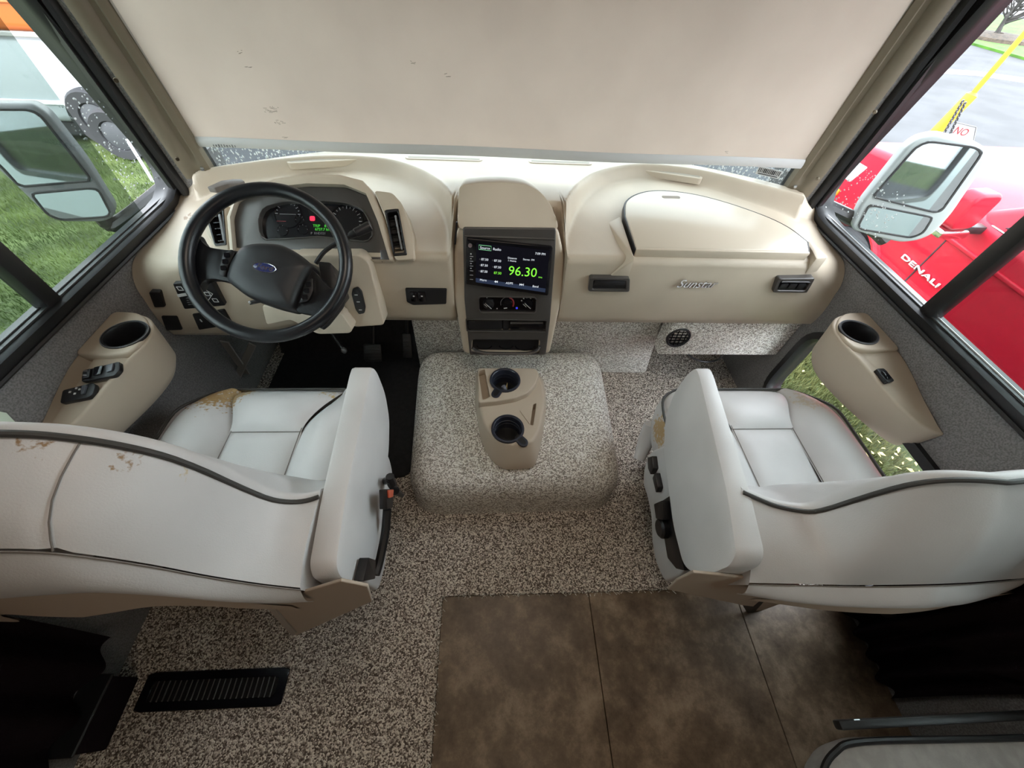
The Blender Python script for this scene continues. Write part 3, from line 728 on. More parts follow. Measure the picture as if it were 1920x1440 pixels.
def st(body, px, py, size, m=EWHITE, al='CENTER', sx=1.):
    c = px_poly([(px, py)], MR)[0]; return text(body, MR, c[0], c[1], size, m, st_, 'screen_text', al, ext=.0001, z=.0013, sx=sx)
st('Source', 909.5, 465, .0115); st('Radio', 932, 467.5, .0115); st('7:09 PM', 1013, 476, .0105)
q = px_poly([(898, 459), (921, 461.5), (921, 470), (898, 467.5)], MR)
MB().tube([(p[0], p[1], .0012) for p in q], .0007, 4, closed=True, M=MR).build('screen_box', emi('lit_pale_green', (.25, .7, .35), .8), st_)
for (px, py) in ((909, 486.5), (933, 489), (908, 497.5), (933, 501), (907.5, 509)): st('87.50', px, py, .0105)
st('87.50', 933, 512, .0115, EGREEN)
for (px, py) in ((900, 486), (924, 488), (900, 497), (924, 500), (899, 508)):
    c = px_poly([(px, py)], MR)[0]; MB().lathe([(.0022, .0008), (.0022, .0014), (.0015, .0014), (.0015, .0008)], 10, MR @ T((c[0], c[1], 0))).build('screen_ring', PRINTD, st_)
st('Distance', 960.5, 484, .0085); st('1 Home', 960, 489, .0085); st('Stereo', 987, 486.5, .0085); st('FM', 999, 487.5, .0085)
st('96.30', 980, 510, .044, EGREEN); st('MHz', 1013, 520, .007, EGREEN)
st('More', 906, 525, .0105); st('AS/PS', 955, 531, .0105); st('Band', 1004, 537, .0105)
for (px, py, d) in ((931.5, 528, -1), (979, 533.5, 1)):
    c = px_poly([(px, py)], MR)[0]; m = MB()
    for k in (-1, 0, 1)[:2]:
        x = c[0]+k*.006; m.prism([(x-d*.003, c[1]+.004), (x-d*.003, c[1]-.004), (x+d*.003, c[1])], .0012, .0014, MR)
    m.box((c[0]+d*.0045, c[1], .0013), (.0015, .008, .0003), MR)
    m.build('screen_text', EWHITE, st_, smooth=None)
c = px_poly([(881.5, 460)], MR)[0]; MB().lathe([(.0062, 0), (.0062, .004), (.0045, .004), (.0042, .001), (.0001, .001)], 20, MR @ T((c[0], c[1], 0))).build('volume_knob', mat('knob_ring', (.5, .42, .45), .3, metal=.6), st_)
for i, py in enumerate((480, 489, 498, 507, 515, 523)):
    c = px_poly([(884, py+.7)], MR)[0]; MB().box((c[0], c[1], .0006), (.011, .0012, .001), MR).build('key_line', PRINT, st_, smooth=None)
    if i < 4:
        c = px_poly([(883, py-4)], MR)[0]; MB().box((c[0], c[1], .0006), (.004, .004 if i == 0 else .0025, .001), MR).build('key_icon', PRINT, st_, smooth=None)
# climate panel
cp = P_(MB().prism(cl2, -.02, -.002, MS), 'climate_panel', BLACKG, smooth=None)
frame_part('climate_rim', MS, offs(cl2, -.004), offs(cl2, .0), -.005, .011, BEZEL, bev=.001)
for (px, py, kind) in ((916, 569, 0), (951, 569, 1), (989, 569, 2)):
    c = px_poly([(px, py)], MS)[0]; Mk = MS @ T((c[0], c[1], -.002))
    k = MB().lathe([(.0205, 0), (.0195, .008), (.017, .013), (.0001, .014)], 28, Mk).build('knob', BLACKG if kind else BLACK, cp)
    ang = (.75, -.1, .75)[kind]
    if kind != 1:
        M2 = Mk @ Matrix.Rotation(-ang, 4, 'Z')
        MB().box((0, 0, .016), (.034, .0075, .012), M2).build('knob_grip', BLACKG, k, bevel=(.002, 2))
        MB().box((0, -.001, .0223), (.030, .0016, .0008), M2).build('knob_mark', PRINT, k, smooth=None)
        MB().box((-.006, -.009, .0145), (.016, .002, .0008), M2).build('knob_mark', PRINT, k, smooth=None)
    else:
        ring = lambda a0, a1, n=14: [(.0235*math.cos(a0+(a1-a0)*i/n), .0235*math.sin(a0+(a1-a0)*i/n), .0015) for i in range(n+1)]
        MB().tube(ring(PI*1.1, PI*.45), .0012, 5, M=Mk).build('dial_arc', PRINTD, cp)
        MB().tube(ring(PI*.40, -.5), .0026, 5, M=Mk).build('dial_arc', mat('arc_red', (.45, .05, .06), .5), cp)
        MB().box((-.008, -.012, .013), (.012, .003, .001), Mk @ Matrix.Rotation(.15, 4, 'Z')).build('knob_mark', PRINT, k, smooth=None)
for (px, py, r, m_) in ((932, 579, .0022, PRINT), (969, 578, .004, EBLUE), (913, 558, .0028, PRINT), (924, 563, .0014, PRINT), (925, 569, .0014, PRINT), (978, 564, .0024, PRINT), (982, 560, .0024, PRINT), (988, 558.5, .0026, PRINT), (995, 560, .0024, PRINT), (998, 565, .0018, PRINT)):
    c = px_poly([(px, py)], MS)[0]; MB().lathe([(r, 0), (r, .001), (.0001, .001)], 10, MS @ T((c[0], c[1], -.002))).build('icon', m_, cp, smooth=None)
# tray pair
tp = P_(MB().prism(tr2, -.021, -.012, MS), 'tray_recess', BLACK, smooth=None)
frame_part('tray_rim', MS, offs(tr2, -.003), tr2, -.01, .011, BEZEL, bev=.001)
for pxs, mt in (([(877, 600), (941, 600), (941, 617), (878, 617)], BLACK), ([(956, 602), (1019, 602), (1018, 617), (957, 617)], BLACKG)):
    MB().prism(rpoly(px_poly(pxs, MS), .004), -.012, .004, MS).build('tray_door', mt, tp, bevel=(.003, 2))
MB().prism(px_poly([(957, 602), (1018, 602.5), (1018, 606), (957, 606)], MS), .004, .006, MS).build('tray_edge', BEZEL, tp, smooth=None)
MB().prism(px_poly([(943, 598), (954, 598), (954, 618), (943, 618)], MS), -.012, .002, MS).build('tray_latch', BLACK, tp, bevel=(.002, 1))
# pull-out cup tray
cp2 = P_(MB().prism(ca2, -.021, -.014, MS), 'cup_tray_recess', BLACK, smooth=None)
for (x0, x1) in ((894, 922), (936, 962), (966, 1004)):
    a, b = Vector(px_poly([(x0, 648)], MS)[0]), Vector(px_poly([(x1, 648)], MS)[0]); c = (a+b)/2; r = (b-a).length/2
    MB().tube([(c.x+r*math.cos(t), c.y-.004+r*.55*math.sin(t), -.008) for t in [PI*1.05+PI*.9*i/10 for i in range(11)]], .0022, 6, M=MS).build('cup_ring', BLACKG, cp2)
hp = [Vector(p) for p in px_poly([(886, 648), (893, 653), (912, 658), (950, 659), (990, 658), (1006, 652), (1011, 645)], MS)]
MB().tube([(p.x, p.y, .016) for p in catmull([(p.x, p.y, 0) for p in hp], 5)], .006, 8, M=MS).build('pull_bar', mat('pull_silver', (.30, .30, .31), .2, metal=.9), cp2)
# black slit beside the stack and the clip of the pad
P_(MB().prism(px_poly([(855, 416), (858, 416), (855, 458), (852, 458)], MS), -.004, .004, MS), 'dash_slit', BLACK, smooth=None)
# ================================================================== STEERING
MW = FR((-.636, .868, .905), (1, .117, 0), (-.046, .393, .30))
sw_ = thing('steering_wheel', 'black leather steering wheel with blue oval badge in its hub', 'steering wheel', (-.638, .868, .905))
RW = .188
MB().grid(lambda u, v: ((RW+.0165*math.cos(2*PI*v))*math.cos(2*PI*u), (RW+.0165*math.cos(2*PI*v))*math.sin(2*PI*u), .0185*math.sin(2*PI*v)), 72, 14, M=MW, cu=True, cv=True).build('rim', WHEELM, sw_)
MWh = MW @ T((0, 0, -.012))
hubp = [(452, 462), (480, 455), (527, 457), (553, 470), (575, 487), (588, 500), (577, 520), (560, 560), (553, 584), (507, 573), (463, 557), (428, 530), (424, 519), (433, 490)]
hp_ = rpoly(px_poly(hubp, MWh), .02, 5)
m = MB(); n = len(hp_); cx = sum(p[0] for p in hp_)/n; cy = sum(p[1] for p in hp_)/n
lay = [(1, -.05), (1, -.012), (.975, .002), (.93, .010), (.80, .017), (.55, .021), (.28, .023)]
vs = [((p[0]-cx)*k+cx, (p[1]-cy)*k+cy, h) for k, h in lay for p in hp_]
m.add(vs, [(j*n+i, j*n+(i+1) % n, (j+1)*n+(i+1) % n, (j+1)*n+i) for j in range(len(lay)-1) for i in range(n)]+[tuple((len(lay)-1)*n+i for i in range(n))], 0, MWh)
hub = m.build('hub', mat('airbag_cover', (.020, .021, .024), .42, bump=(900, .3, .0006)), sw_)
c = px_poly([(497, 502.5)], MWh @ T((0, 0, .022)))[0]
Mo = MWh @ T((c[0], c[1], .0225)) @ Matrix.Rotation(math.radians(-13), 4, 'Z')
bdg = MB().lathe([(.0285, -.004), (.0285, .002), (.0265, .003), (.0001, .003)], 32, Mo, sx=1, sy=.42).build('oval_badge', mat('badge_blue', (.025, .035, .14), .25, coat=.6), hub)
MB().tube([(.0272*math.cos(t), .0114*math.sin(t), .003) for t in [2*PI*i/32 for i in range(32)]], .0009, 5, closed=True, M=Mo).build('badge_ring', CHROME, hub)
text('Ford', Mo, 0, 0, .0205, CHROME, hub, 'badge_script', shear=.3, z=.0034)
def spoke(pxs, h0=-.03, h1=-.004):
    return MB().prism(rpoly(px_poly(pxs, MWh), .012), h0, h1, MWh).build('spoke', WHEELM, sw_, bevel=(.007, 3))
spoke([(366, 432), (376, 452), (388, 462), (410, 466), (450, 470), (440, 530), (428, 528), (400, 521), (378, 524), (370, 545), (356, 500)])
spoke([(580, 500), (600, 520), (618, 541), (632, 541), (648, 530), (640, 570), (612, 606), (597, 618), (594, 600), (584, 589), (553, 584), (560, 550)])
for pxs in ([(414, 505), (420, 478), (436, 468), (444, 474), (430, 500), (424, 520), (413, 516)], [(566, 562), (578, 527), (588, 522), (589, 545), (580, 565), (561, 570)]):
    b = MB().prism(rpoly(px_poly(pxs, MWh), .006), -.02, .006, MWh).build('button_pod', BLACK, sw_, bevel=(.003, 2))
    c0 = Vector((sum(p[0] for p in pxs)/len(pxs), sum(p[1] for p in pxs)/len(pxs)))
    for dx, dy in ((4, -14), (0, -2), (-4, 10)):
        c = px_poly([(c0.x+dx*.8, c0.y+dy)], MWh)[0]; MB().prism(rrect(.013, .012, .003, cx=c[0], cy=c[1]), .006, .009, MWh).build('button', BLACKG, b, smooth=None)
col = thing('steering_column', 'tan and black steering column with shift lever behind the wheel', 'steering column', (-.62, 1.0, .78))
MB().tube([MW @ Vector((0, 0, -.03)), MW @ Vector((.01, 0, -.16)), MW @ Vector((.01, 0, -.26))], [.05, .062, .075], 20).build('column_shroud', BLACK, col)
q = px_poly([(490, 572), (553, 583), (640, 587), (661, 618), (656, 625), (596, 627), (545, 600), (500, 610)], MK @ T((0, 0, .05)))
MB().prism(rpoly(q, .012), -.10, .0, MK @ T((0, 0, .05))).build('column_cowl', TAN, col, bevel=(.010, 3))
q = px_poly([(596, 490), (620, 492), (640, 545), (628, 560), (606, 540)], MW @ T((0, 0, -.05)))
MB().prism(rpoly(q, .006), -.08, 0, MW @ T((0, 0, -.05))).build('ignition_housing', BLACK, col, bevel=(.006, 2))
lp = [at(592, 494, 'y', .965), at(606, 474, 'y', .985), at(626, 459, 'y', 1.005), at(650, 447, 'y', 1.02), at(660, 440, 'y', 1.03)]
MB().tube(catmull(lp, 6), .0062, 8).build('shift_lever', RUBBER, col)
a, b = at(654, 443, 'y', 1.026), at(694, 424, 'y', 1.055); d = b-a
MB().tube([a, a+d*.12, a+d*.3, a+d*.32, a+d*.9, b], [.007, .010, .011, .0125, .0145, .0135], 14).build('lever_knob', BLACK, col)
Mk = FR(b, (1, 0, .2), Vector((0, .5, 1))); Mk = FR(b, d.cross(Vector((0, 0, 1))), d.cross(d.cross(Vector((0, 0, 1)))))
MB().tube([b+(d.normalized())*.001+Vector((Mk.col[0][:3]))*.009*math.cos(t)+Vector((Mk.col[1][:3]))*.009*math.sin(t) for t in [2*PI*i/16 for i in range(16)]], .0015, 5, closed=True).build('button_ring', PRINTD, col)
a = at(468, 568, 'y', .93); MB().tube([a, a+Vector((.05, .02, 0))], .006, 8).build('tilt_lever', BLACK, col)
MB().ball(tuple(at(468, 567, 'y', .925)), (.004, .004, .004), 8).build('tilt_lever_tip', PRINT, col)
# small grey clip on the pad behind the wheel
cpx = [(391, 356), (418, 344), (440, 341), (455, 341), (461, 345), (452, 349), (430, 350), (405, 358)]
pts = [at(a, b, 'z', .876) for a, b in cpx]
o = MB().prism([(p.x, p.y) for p in pts], .868, .886).build('plastic_clip', mat('clip_taupe', (.16, .14, .13), .5), None, bevel=(.003, 2)); tag(o, 'small flat taupe plastic clip lying on the dash behind the steering wheel', 'clip')
# ================================================================== DRIVER'S FOOTWELL
o = MB().prism(rpoly([(-1.13, .70), (-.40, .70), (-.435, 1.62), (-1.13, 1.60)], .06), .001, .008).build('floor_mat', MATB, None, smooth=None); tag(o, 'black rubber mat on the floor under the pedals', 'floor mat')
fm = MB()
for i in range(14): fm.ball((R.uniform(-.44, -.33), R.uniform(.72, 1.05), .009), (.002, .002, .001), 5)
tb = MB(); tb.add([(-1.15, 1.40, .0), (-.43, 1.40, .0), (-.43, 1.66, .38), (-1.15, 1.6, .38), (-1.15, 1.6, 0), (-.43, 1.66, 0)], [(0, 1, 2, 3), (0, 3, 4), (1, 5, 2), (0, 4, 5, 1), (3, 2, 5, 4)])
o = tb.build('toe_board', MATB, None, smooth=None); struct(o)
def pedal(name, px, py, yy, w, h, label):
    t = thing(name, label, 'pedal'); p = at(px, py, 'y', yy); t.location = p
    M = FR(p, (1, 0, 0), (0, .55, .8))
    b = MB().prism(rrect(w, h, .008), 0, .012, M).build('pedal_pad', RUBBER, t, bevel=(.003, 2))
    for i in range(5): MB().box((0, (i-2)*h*.17, .0125), (w*.85, .004, .003), M).build('rib', RUBBER, b, smooth=None)
    MB().tube([p+Vector((0, .006, .0)), p+Vector((0, .12, .10)), p+Vector((0, .18, .30))], .009, 8).build('pedal_arm', BLACK, t)
pedal('brake_pedal', 700, 661, 1.30, .085, .085, 'wide black brake pedal hanging beside the accelerator')
pedal('accelerator_pedal', 764, 648, 1.34, .045, .12, 'narrow black accelerator pedal beside the carpeted engine cover')
t = thing('parking_brake', 'parking brake pedal arm with pale tip under the dashboard', 'pedal', at(645, 656, 'y', 1.22))
p = at(645, 657, 'y', 1.22); MB().tube([p+Vector((-.12, .36, .30)), p+Vector((-.08, .12, .16)), p+Vector((-.04, .04, .05)), p], .008, 8).build('arm', BLACK, t)
MB().ball(tuple(p), (.013, .013, .016), 10).build('tip', PRINTD, t)
t = thing('dash_bracket', 'grey metal V bracket bracing the dashboard above the footwell', 'bracket', at(450, 700, 'y', 1.1))
GB = mat('grey_bracket', (.34, .31, .28), .6)
def bar(a, b, w, th, name='bar'):
    a, b = Vector(a), Vector(b); d = b-a; M = FR((a+b)/2, d, Vector((0, -1, .25)).cross(d)); return MB().box((0, 0, 0), (d.length, w, th), M).build(name, GB, t, bevel=(.003, 1))
bar(at(420, 640, 'y', 1.10), at(462, 700, 'y', 1.16), .035, .006, 'strut'); bar(at(474, 645, 'y', 1.14), at(437, 722, 'y', 1.14), .03, .006, 'strut')
# ================================================================== ENGINE COVER AND FORWARD FLOOR
def rounded_cover(name, mt, foot, layers, slope):
    lo = resamp(rpoly(foot, .12, 8), 96); n = len(lo); m = MB(); vs = []
    fx, fy = sum(p[0] for p in lo)/n, sum(p[1] for p in lo)/n
    for d, z in layers:
        l2 = offs(lo, d) if d < .08 else [(fx+(p[0]-fx)*(1-d/.36), fy+(p[1]-fy)*(1-d/.36)) for p in lo]
        for p in l2: vs.append((p[0], p[1], z+(slope*(p[1]-.55) if z > .1 else 0)))
    m.add(vs, [(j*n+i, j*n+(i+1) % n, (j+1)*n+(i+1) % n, (j+1)*n+i) for j in range(len(layers)-1) for i in range(n)]+[tuple((len(layers)-1)*n+i for i in range(n))])
    return m.build(name, mt, None, smooth=60)
o = rounded_cover('engine_cover', CARPE, [(-.375, .548), (.425, .556), (.442, 1.235), (-.405, 1.235)], [(-.004, 0), (0, .04), (.0, .12), (.008, .155), (.022, .182), (.045, .203), (.075, .214), (.12, .219), (.18, .222), (.30, .223)], .045)
tag(o, 'grey speckled carpet-covered engine cover between the two seats', 'engine cover')
bm_ = MB(); bm_.add([(-.43, 1.285, 0), (.735, 1.265, 0), (.65, 1.20, .49), (-.40, 1.20, .49), (-.43, 1.7, 0), (.735, 1.7, 0), (.65, 1.5, .48), (-.40, 1.5, .48)],
    [(0, 1, 2, 3), (5, 4, 7, 6), (1, 5, 6, 2), (4, 0, 3, 7), (3, 2, 6, 7), (4, 5, 1, 0)])
struct(bm_.build('wall_firewall', CARPE, None, bevel=(.015, 3)))
kp = MB().box((.92, 1.155, .395), (.54, .07, .19)).build('kick_panel', CARPE, None, bevel=(.008, 2)); struct(kp)
t = thing('heater_outlet', 'round black louvred heater outlet in the carpeted panel under the dashboard', 'vent', at(1272, 633, 'y', 1.118))
p = at(1272, 633, 'y', 1.118); Mv = FR(p, (1, 0, 0), (0, .1, 1))
MB().lathe([(.050, -.008), (.050, .003), (.046, .006), (.040, .004), (.040, -.006), (.0001, -.007)], 28, Mv).build('outlet_ring', BLACK, t)
for i in range(5): MB().box((0, (i-2)*.015, .0), (2*math.sqrt(.04**2-((i-2)*.015)**2), .003, .008), Mv).build('slat', BLACKG, t, smooth=None)
for i in range(4): MB().box(((i-1.5)*.019, 0, .001), (.0025, 2*math.sqrt(.04**2-((i-1.5)*.019)**2), .006), Mv).build('slat', BLACKG, t, smooth=None)
cb = MB().tube(catmull([at(1288, 662, 'y', 1.15), at(1300, 672, 'y', 1.17), at(1322, 678, 'y', 1.18), at(1345, 675, 'y', 1.17), at(1358, 662, 'y', 1.15)], 6), .0045, 6).build('cable', RUBBER, None); tag(cb, 'thin black cable looping below the carpeted panel under the dashboard', 'cable')
# cup console on the engine cover
cc = thing('cup_console', 'tan moulded two-cup drink console on the carpeted engine cover', 'console', (0, .8, .22))
foot = [(-.138, 1.065), (.130, 1.065), (.153, 1.00), (.150, .88), (.118, .72), (.086, .622), (-.028, .616), (-.075, .655), (-.112, .735), (-.138, .90)]
topo = [(-.128, 1.005), (.108, 1.005), (.134, .95), (.134, .86), (.106, .74), (.072, .682), (-.01, .672), (-.062, .70), (-.100, .76), (-.122, .88)]
m = MB(); A = resamp(rpoly(foot, .02), 80); B_ = resamp(rpoly(topo, .02), 80); n = 80
zt = lambda y: .318+.03*float(sm(.80, .84, y))
vs = [(p[0], p[1], .2215+.045*(p[1]-.55)) for p in A]+[(p[0]*.75+q[0]*.25, p[1]*.75+q[1]*.25, .255+.02*float(sm(.6, 1, p[1]))) for p, q in zip(A, B_)]+[(p[0], p[1], .318) for p in B_]
m.add(vs, [(j*n+i, j*n+(i+1) % n, (j+1)*n+(i+1) % n, (j+1)*n+i) for j in range(2) for i in range(n)]+[tuple(2*n+i for i in range(n)), tuple(range(n-1, -1, -1))])
up = rpoly([(-.126, 1.004), (.106, 1.004), (.118, .975), (.102, .925), (.070, .880), (.02, .855), (-.05, .84), (-.120, .832)], .015)
body = m.build('console_body', TAND, cc, bevel=(.010, 3, .7), smooth=50)
up_o = MB().prism(up, .30, .346).build('console_deck', TAND, cc, bevel=(.008, 3), smooth=50)
C1, C2 = at(947, 713, 'z', .346), at(952, 804, 'z', .318)
holes1 = MB().lathe([(.0001, .24), (.053, .24), (.053, .40), (.0001, .40)], 32, T((C1.x, C1.y, 0)))
cut(up_o, holes1)
cut(body, MB().lathe([(.0001, .24), (.053, .24), (.053, .40), (.0001, .40)], 32, T((C1.x, C1.y, 0))))
cut(body, MB().lathe([(.0001, .235), (.053, .235), (.053, .40), (.0001, .40)], 32, T((C2.x, C2.y, 0))))
s1 = rpoly([tuple(at(a, b, 'z', .346)[:2]) for a, b in ((897, 696), (909, 692), (919, 744), (905, 751))], .006)
cut(up_o, MB().prism(s1, .315, .40)); cut(body, MB().prism(s1, .30, .40))
s2 = rpoly([tuple(at(a, b, 'z', .318)[:2]) for a, b in ((1000, 758), (1006, 756), (1000, 798), (994, 797))], .005)
cut(body, MB().prism(s2, .28, .40))
MB().prism(rpoly([tuple(at(a, b, 'z', .318)[:2]) for a, b in ((974, 770), (998, 757), (993, 796))], .004), .3165, .3205).build('map_ledge', TAND, cc, bevel=(.0015, 1))
def cupin(c, z, ang, tag_):
    Mc = T((c.x, c.y, z))
    o = MB().lathe([(.046, -.075), (.0485, -.01), (.050, .003), (.053, .006), (.059, .005), (.0605, -.001), (.055, -.004)], 36, Mc).build('cup_insert', BLUEB, cc)
    MB().lathe([(.0001, -.066), (.0475, -.066), (.0475, -.062)], 30, Mc).build('cup_floor', BLACK, o)
    for k in range(3): MB().tube([(.0478*math.cos(t_), .0478*math.sin(t_), -.02-.018*k) for t_ in [2*PI*i/30 for i in range(30)]], .0012, 5, closed=True, M=Mc).build('cup_rib', BLUEB, o)
    Mh = Mc @ Matrix.Rotation(ang, 4, 'Z')
    lo = [(.047, -.017), (.076, -.017)]+[(.078+.017*math.cos(t_), .017*math.sin(t_)) for t_ in [-PI/2+PI*i/10 for i in range(11)]]+[(.076, .017), (.047, .017)]
    MB().prism(lo, -.006, .0042, Mh).build('handle_notch', BLUEB, o, bevel=(.002, 2))
    MB().prism([(p[0]*.97-.003 if p[0] > .06 else p[0]-.004, p[1]*.52) for p in lo], .0042, .0050, Mh).build('notch_floor', BLACK, o, smooth=None)
cupin(C1, .346, math.radians(-118), 1); cupin(C2, .318, math.radians(-47), 2)
t = thing('pocket_lighter', 'small grey-blue lighter with pale yellow tip in the rear cup of the console', 'lighter', (C1.x, C1.y, .30))
MB().tube([(C1.x+.004, C1.y-.022, .30), (C1.x-.006, C1.y-.012, .325)], .009, 10).build('lighter_body', mat('lighter_grey', (.28, .30, .36), .3), t)
MB().tube([(C1.x+.006, C1.y-.010, .30), (C1.x+.010, C1.y+.012, .315)], [.0045, .001], 8).build('lighter_tip', mat('lighter_yellow', (.65, .52, .25), .4), t)
# ================================================================== SEATS
VW1 = vinyl('driver_seat_vinyl', (.66, .65, .655), [((-.95, .80, .46), .20, (.42, .27, .12), .62), ((-.90, .79, .47), .12, (.50, .35, .18), .55), ((-.60, .80, .47), .11, (.50, .38, .2), .42), ((-.49, .455, .56), .06, (.6, .5, .3), .5), ((-.60, .272, .975), .045, (.30, .19, .10), .42), ((-.66, .262, 1.035), .05, (.30, .19, .10), .40), ((-.72, .26, 1.05), .05, (.30, .19, .10), .40), ((-.555, .285, .915), .03, (.55, .45, .28), .42)])
VW2 = vinyl('passenger_seat_vinyl', (.68, .67, .675), [((.485, .66, .42), .11, (.5, .34, .16), .60), ((1.02, .74, .49), .13, (.62, .56, .47), .5)])
SEAMM = mat('seam_thread', (.20, .18, .165), .7)
FLAP = mat('brown_beige_board', (.50, .41, .33), .6)
TAPE = [(0, .265, 1.072), (.055, .27, 1.062), (.095, .28, 1.040), (.14, .288, 1.005), (.175, .296, .955), (.195, .302, .895), (.212, .307, .82), (.235, .312, .745), (.262, .318, .712), (.29, .326, .700), (.318, .335, .703)]
SEAM = [(0, .152, 1.0), (.055, .154, .992), (.12, .158, .965), (.175, .161, .885), (.212, .163, .80), (.262, .165, .72), (.318, .166, .665)]
def interp(tab, a):
    if a < 0 and tab in (TAPEP, SEAMP): a *= .6
    a = abs(a)
    for i in range(len(tab)-1):
        if a <= tab[i+1][0]:
            t = (a-tab[i][0])/(tab[i+1][0]-tab[i][0]); return [tab[i][k]+(tab[i+1][k]-tab[i][k])*t for k in range(1, len(tab[0]))]
    return list(tab[-1][1:])
def smoothtab(tab, n=6):
    return [tuple(p) for p in catmull(tab, n)]
TAPEP = [(0, .247, .922), (.045, .254, .917), (.09, .261, .902), (.12, .267, .87), (.136, .272, .82), (.146, .277, .765), (.158, .281, .715), (.18, .286, .690), (.24, .30, .688), (.29, .318, .697), (.326, .335, .702)]
SEAMP = [(0, .135, .70), (.06, .140, .675), (.12, .148, .64), (.2, .157, .615), (.326, .166, .598)]
TAPE = smoothtab(TAPE); SEAM = smoothtab(SEAM); TAPEP = smoothtab(TAPEP); SEAMP = smoothtab(SEAMP)
def us(y): return .10+.066*float(sm(.63, .82, y))
def uo(y): return .305 if y < .66 else .185+.12*math.sqrt(max(0, 1-((y-.66)/.163)**2))
def seat(name, label, xc, s, VM, af, ar):
    root = thing(name, label, 'seat', (xc, .55, 0)); TA, SE = (TAPE, SEAM) if s > 0 else (TAPEP, SEAMP)
    X = lambda u: xc+s*u
    pil = lambda a, b, h: h*(1-abs(2*a-1)**5)*(1-abs(2*b-1)**5)
    # cushion panels
    zc = .478
    def ins(a, b):
        y = .40+.23*b; u = (2*a-1)*(us(.6)+.004); return (X(u), y, zc+pil(a, b, .016)-.012*(1-b))
    def fro(a, b):
        y = .63+.19*b; u = (2*a-1)*(us(y)+.004); return (X(u), y, zc+.004+pil(a, b, .022)-.055*b**3)
    MB().grid(ins, 17, 13).build('seat_insert', VM, root); MB().grid(fro, 21, 15).build('thigh_panel', VM, root)
    for sg in (1, -1):
        def bol(a, b):
            y = .40+.42*b; ui, uu = us(y), uo(y); u = (ui+(uu-ui)*a)
            return (X(sg*u), y, zc-.001+.046*(1-abs(2*a-1)**2.2)*float(1-.6*sm(.6, 1, b))-.012*a**5-.055*b**4*(1-a*.3))
        MB().grid(bol, 17, 25).build('bolster', VM, root)
    # outline band and piping
    ol = [(-.185+.37*i/8, .822) for i in range(9)]; ol = [(-x, y) for x, y in ol]
    out = [(uo(y), y) for y in np.linspace(.34, .82, 26)]+ol+[(-uo(y), y) for y in np.linspace(.82, .34, 26)]
    out = [p for i, p in enumerate(out) if i == 0 or abs(p[0]-out[i-1][0])+abs(p[1]-out[i-1][1]) > 1e-4]
    rows = [(0, .470), (.006, .44), (.010, .40), (.004, .35), (-.012, .30), (-.03, .27)]
    n = len(out); m = MB(); vs = []
    cyy = .5
    for d, z in rows:
        for (u, y) in out:
            L = math.hypot(u, y-cyy); vs.append((X(u*(1+d/L)), cyy+(y-cyy)*(1+d/L), z-(.035*float(sm(.70, .82, y)) if z > .43 else 0)))
    m.add(vs, [(j*n+i, j*n+i+1, (j+1)*n+i+1, (j+1)*n+i) for j in range(len(rows)-1) for i in range(n-1)])
    m.add([(X(u), y, .40) for u, y in out], [tuple(range(n))])
    m.build('cushion_side', VM, root)
    MB().tube([(X(u*1.01), y+.001, .474-.035*float(sm(.70, .82, y))) for u, y in out], .0045, 6).build('cushion_piping', PIPE, root)
    for (ua, ya, ub, yb) in ():
        pass
    sl = []
    for sg in (1, -1): sl.append([(X(sg*us(y)), y, zc+.004-.055*float(max(0, (y-.63)/.19))**3*(1 if y > .63 else 0)) for y in np.linspace(.40, .82, 18)])
    sl.append([(X(u), .63, zc+.002) for u in np.linspace(-.10, .10, 9)])
    for q in sl: MB().tube(q, .0014, 5).build('seam', SEAMM, root)
    # backrest shell
    U = list(np.linspace(-.318, (.310 if s > 0 else .312), 54))
    def sect(u, k):
        yp, zp = interp(TA, u); ys, zs = interp(SE, u); e = (abs(u)/.318)
        ed = 1-.0*e
        pts = [(.45, .42), (min(.45, yp+.145), .49), (yp+.118, .50+(zp-.50)*.30), (yp+.066, .50+(zp-.50)*.65), (yp+.030, zp-.035), (yp+.024, zp-.010), (yp+.017, zp+.002), (yp+.008, zp+.004), (yp, zp)]
        pts += [(yp+(ys-yp)*t+(-.014)*math.sin(PI*t)*1.0, zp+(zs-zp)*t+.012*math.sin(PI*t)) for t in (.12, .3, .5, .7, .88, 1)]
        pts += [(ys-.003, zs-.006)]
        return pts
    SEC = [sect(u, 0) for u in U]; K = len(SEC[0])
    fm_ = MB(); kf = 9
    fm_.add([(X(U[i]), SEC[i][k][0], SEC[i][k][1]) for k in range(kf) for i in range(len(U))], [(k*len(U)+i, k*len(U)+i+1, (k+1)*len(U)+i+1, (k+1)*len(U)+i) for k in range(kf-1) for i in range(len(U)-1)])
    for e in (0, len(U)-1):
        fm_.add([(X(U[e]), p[0], p[1]) for p in SEC[e]]+[(X(U[e]), .19, .45)], [tuple(range(K+1))])
    fm_.build('backrest', VM, root, smooth=60)
    i1, i2 = 16, 37
    for (a, b, nm) in ((0, len(U)-1, 'back_panel'),) if s < 0 else ((0, i1, 'side_panel'), (i1, i2, 'back_panel'), (i2, len(U)-1, 'side_panel')):
        m = MB(); cols = list(range(a, b+1)); w = len(cols)
        vs = []
        for k in range(8, 15):
            for i in cols:
                p = SEC[i][k]; edge = .0035 if (i in (a, b) and i not in (0, len(U)-1)) else 0
                vs.append((X(U[i]), p[0]+edge, p[1]-edge*.3))
        m.add(vs, [(k*w+i, k*w+i+1, (k+1)*w+i+1, (k+1)*w+i) for k in range(6) for i in range(w-1)]); m.build(nm, VM, root, smooth=60)
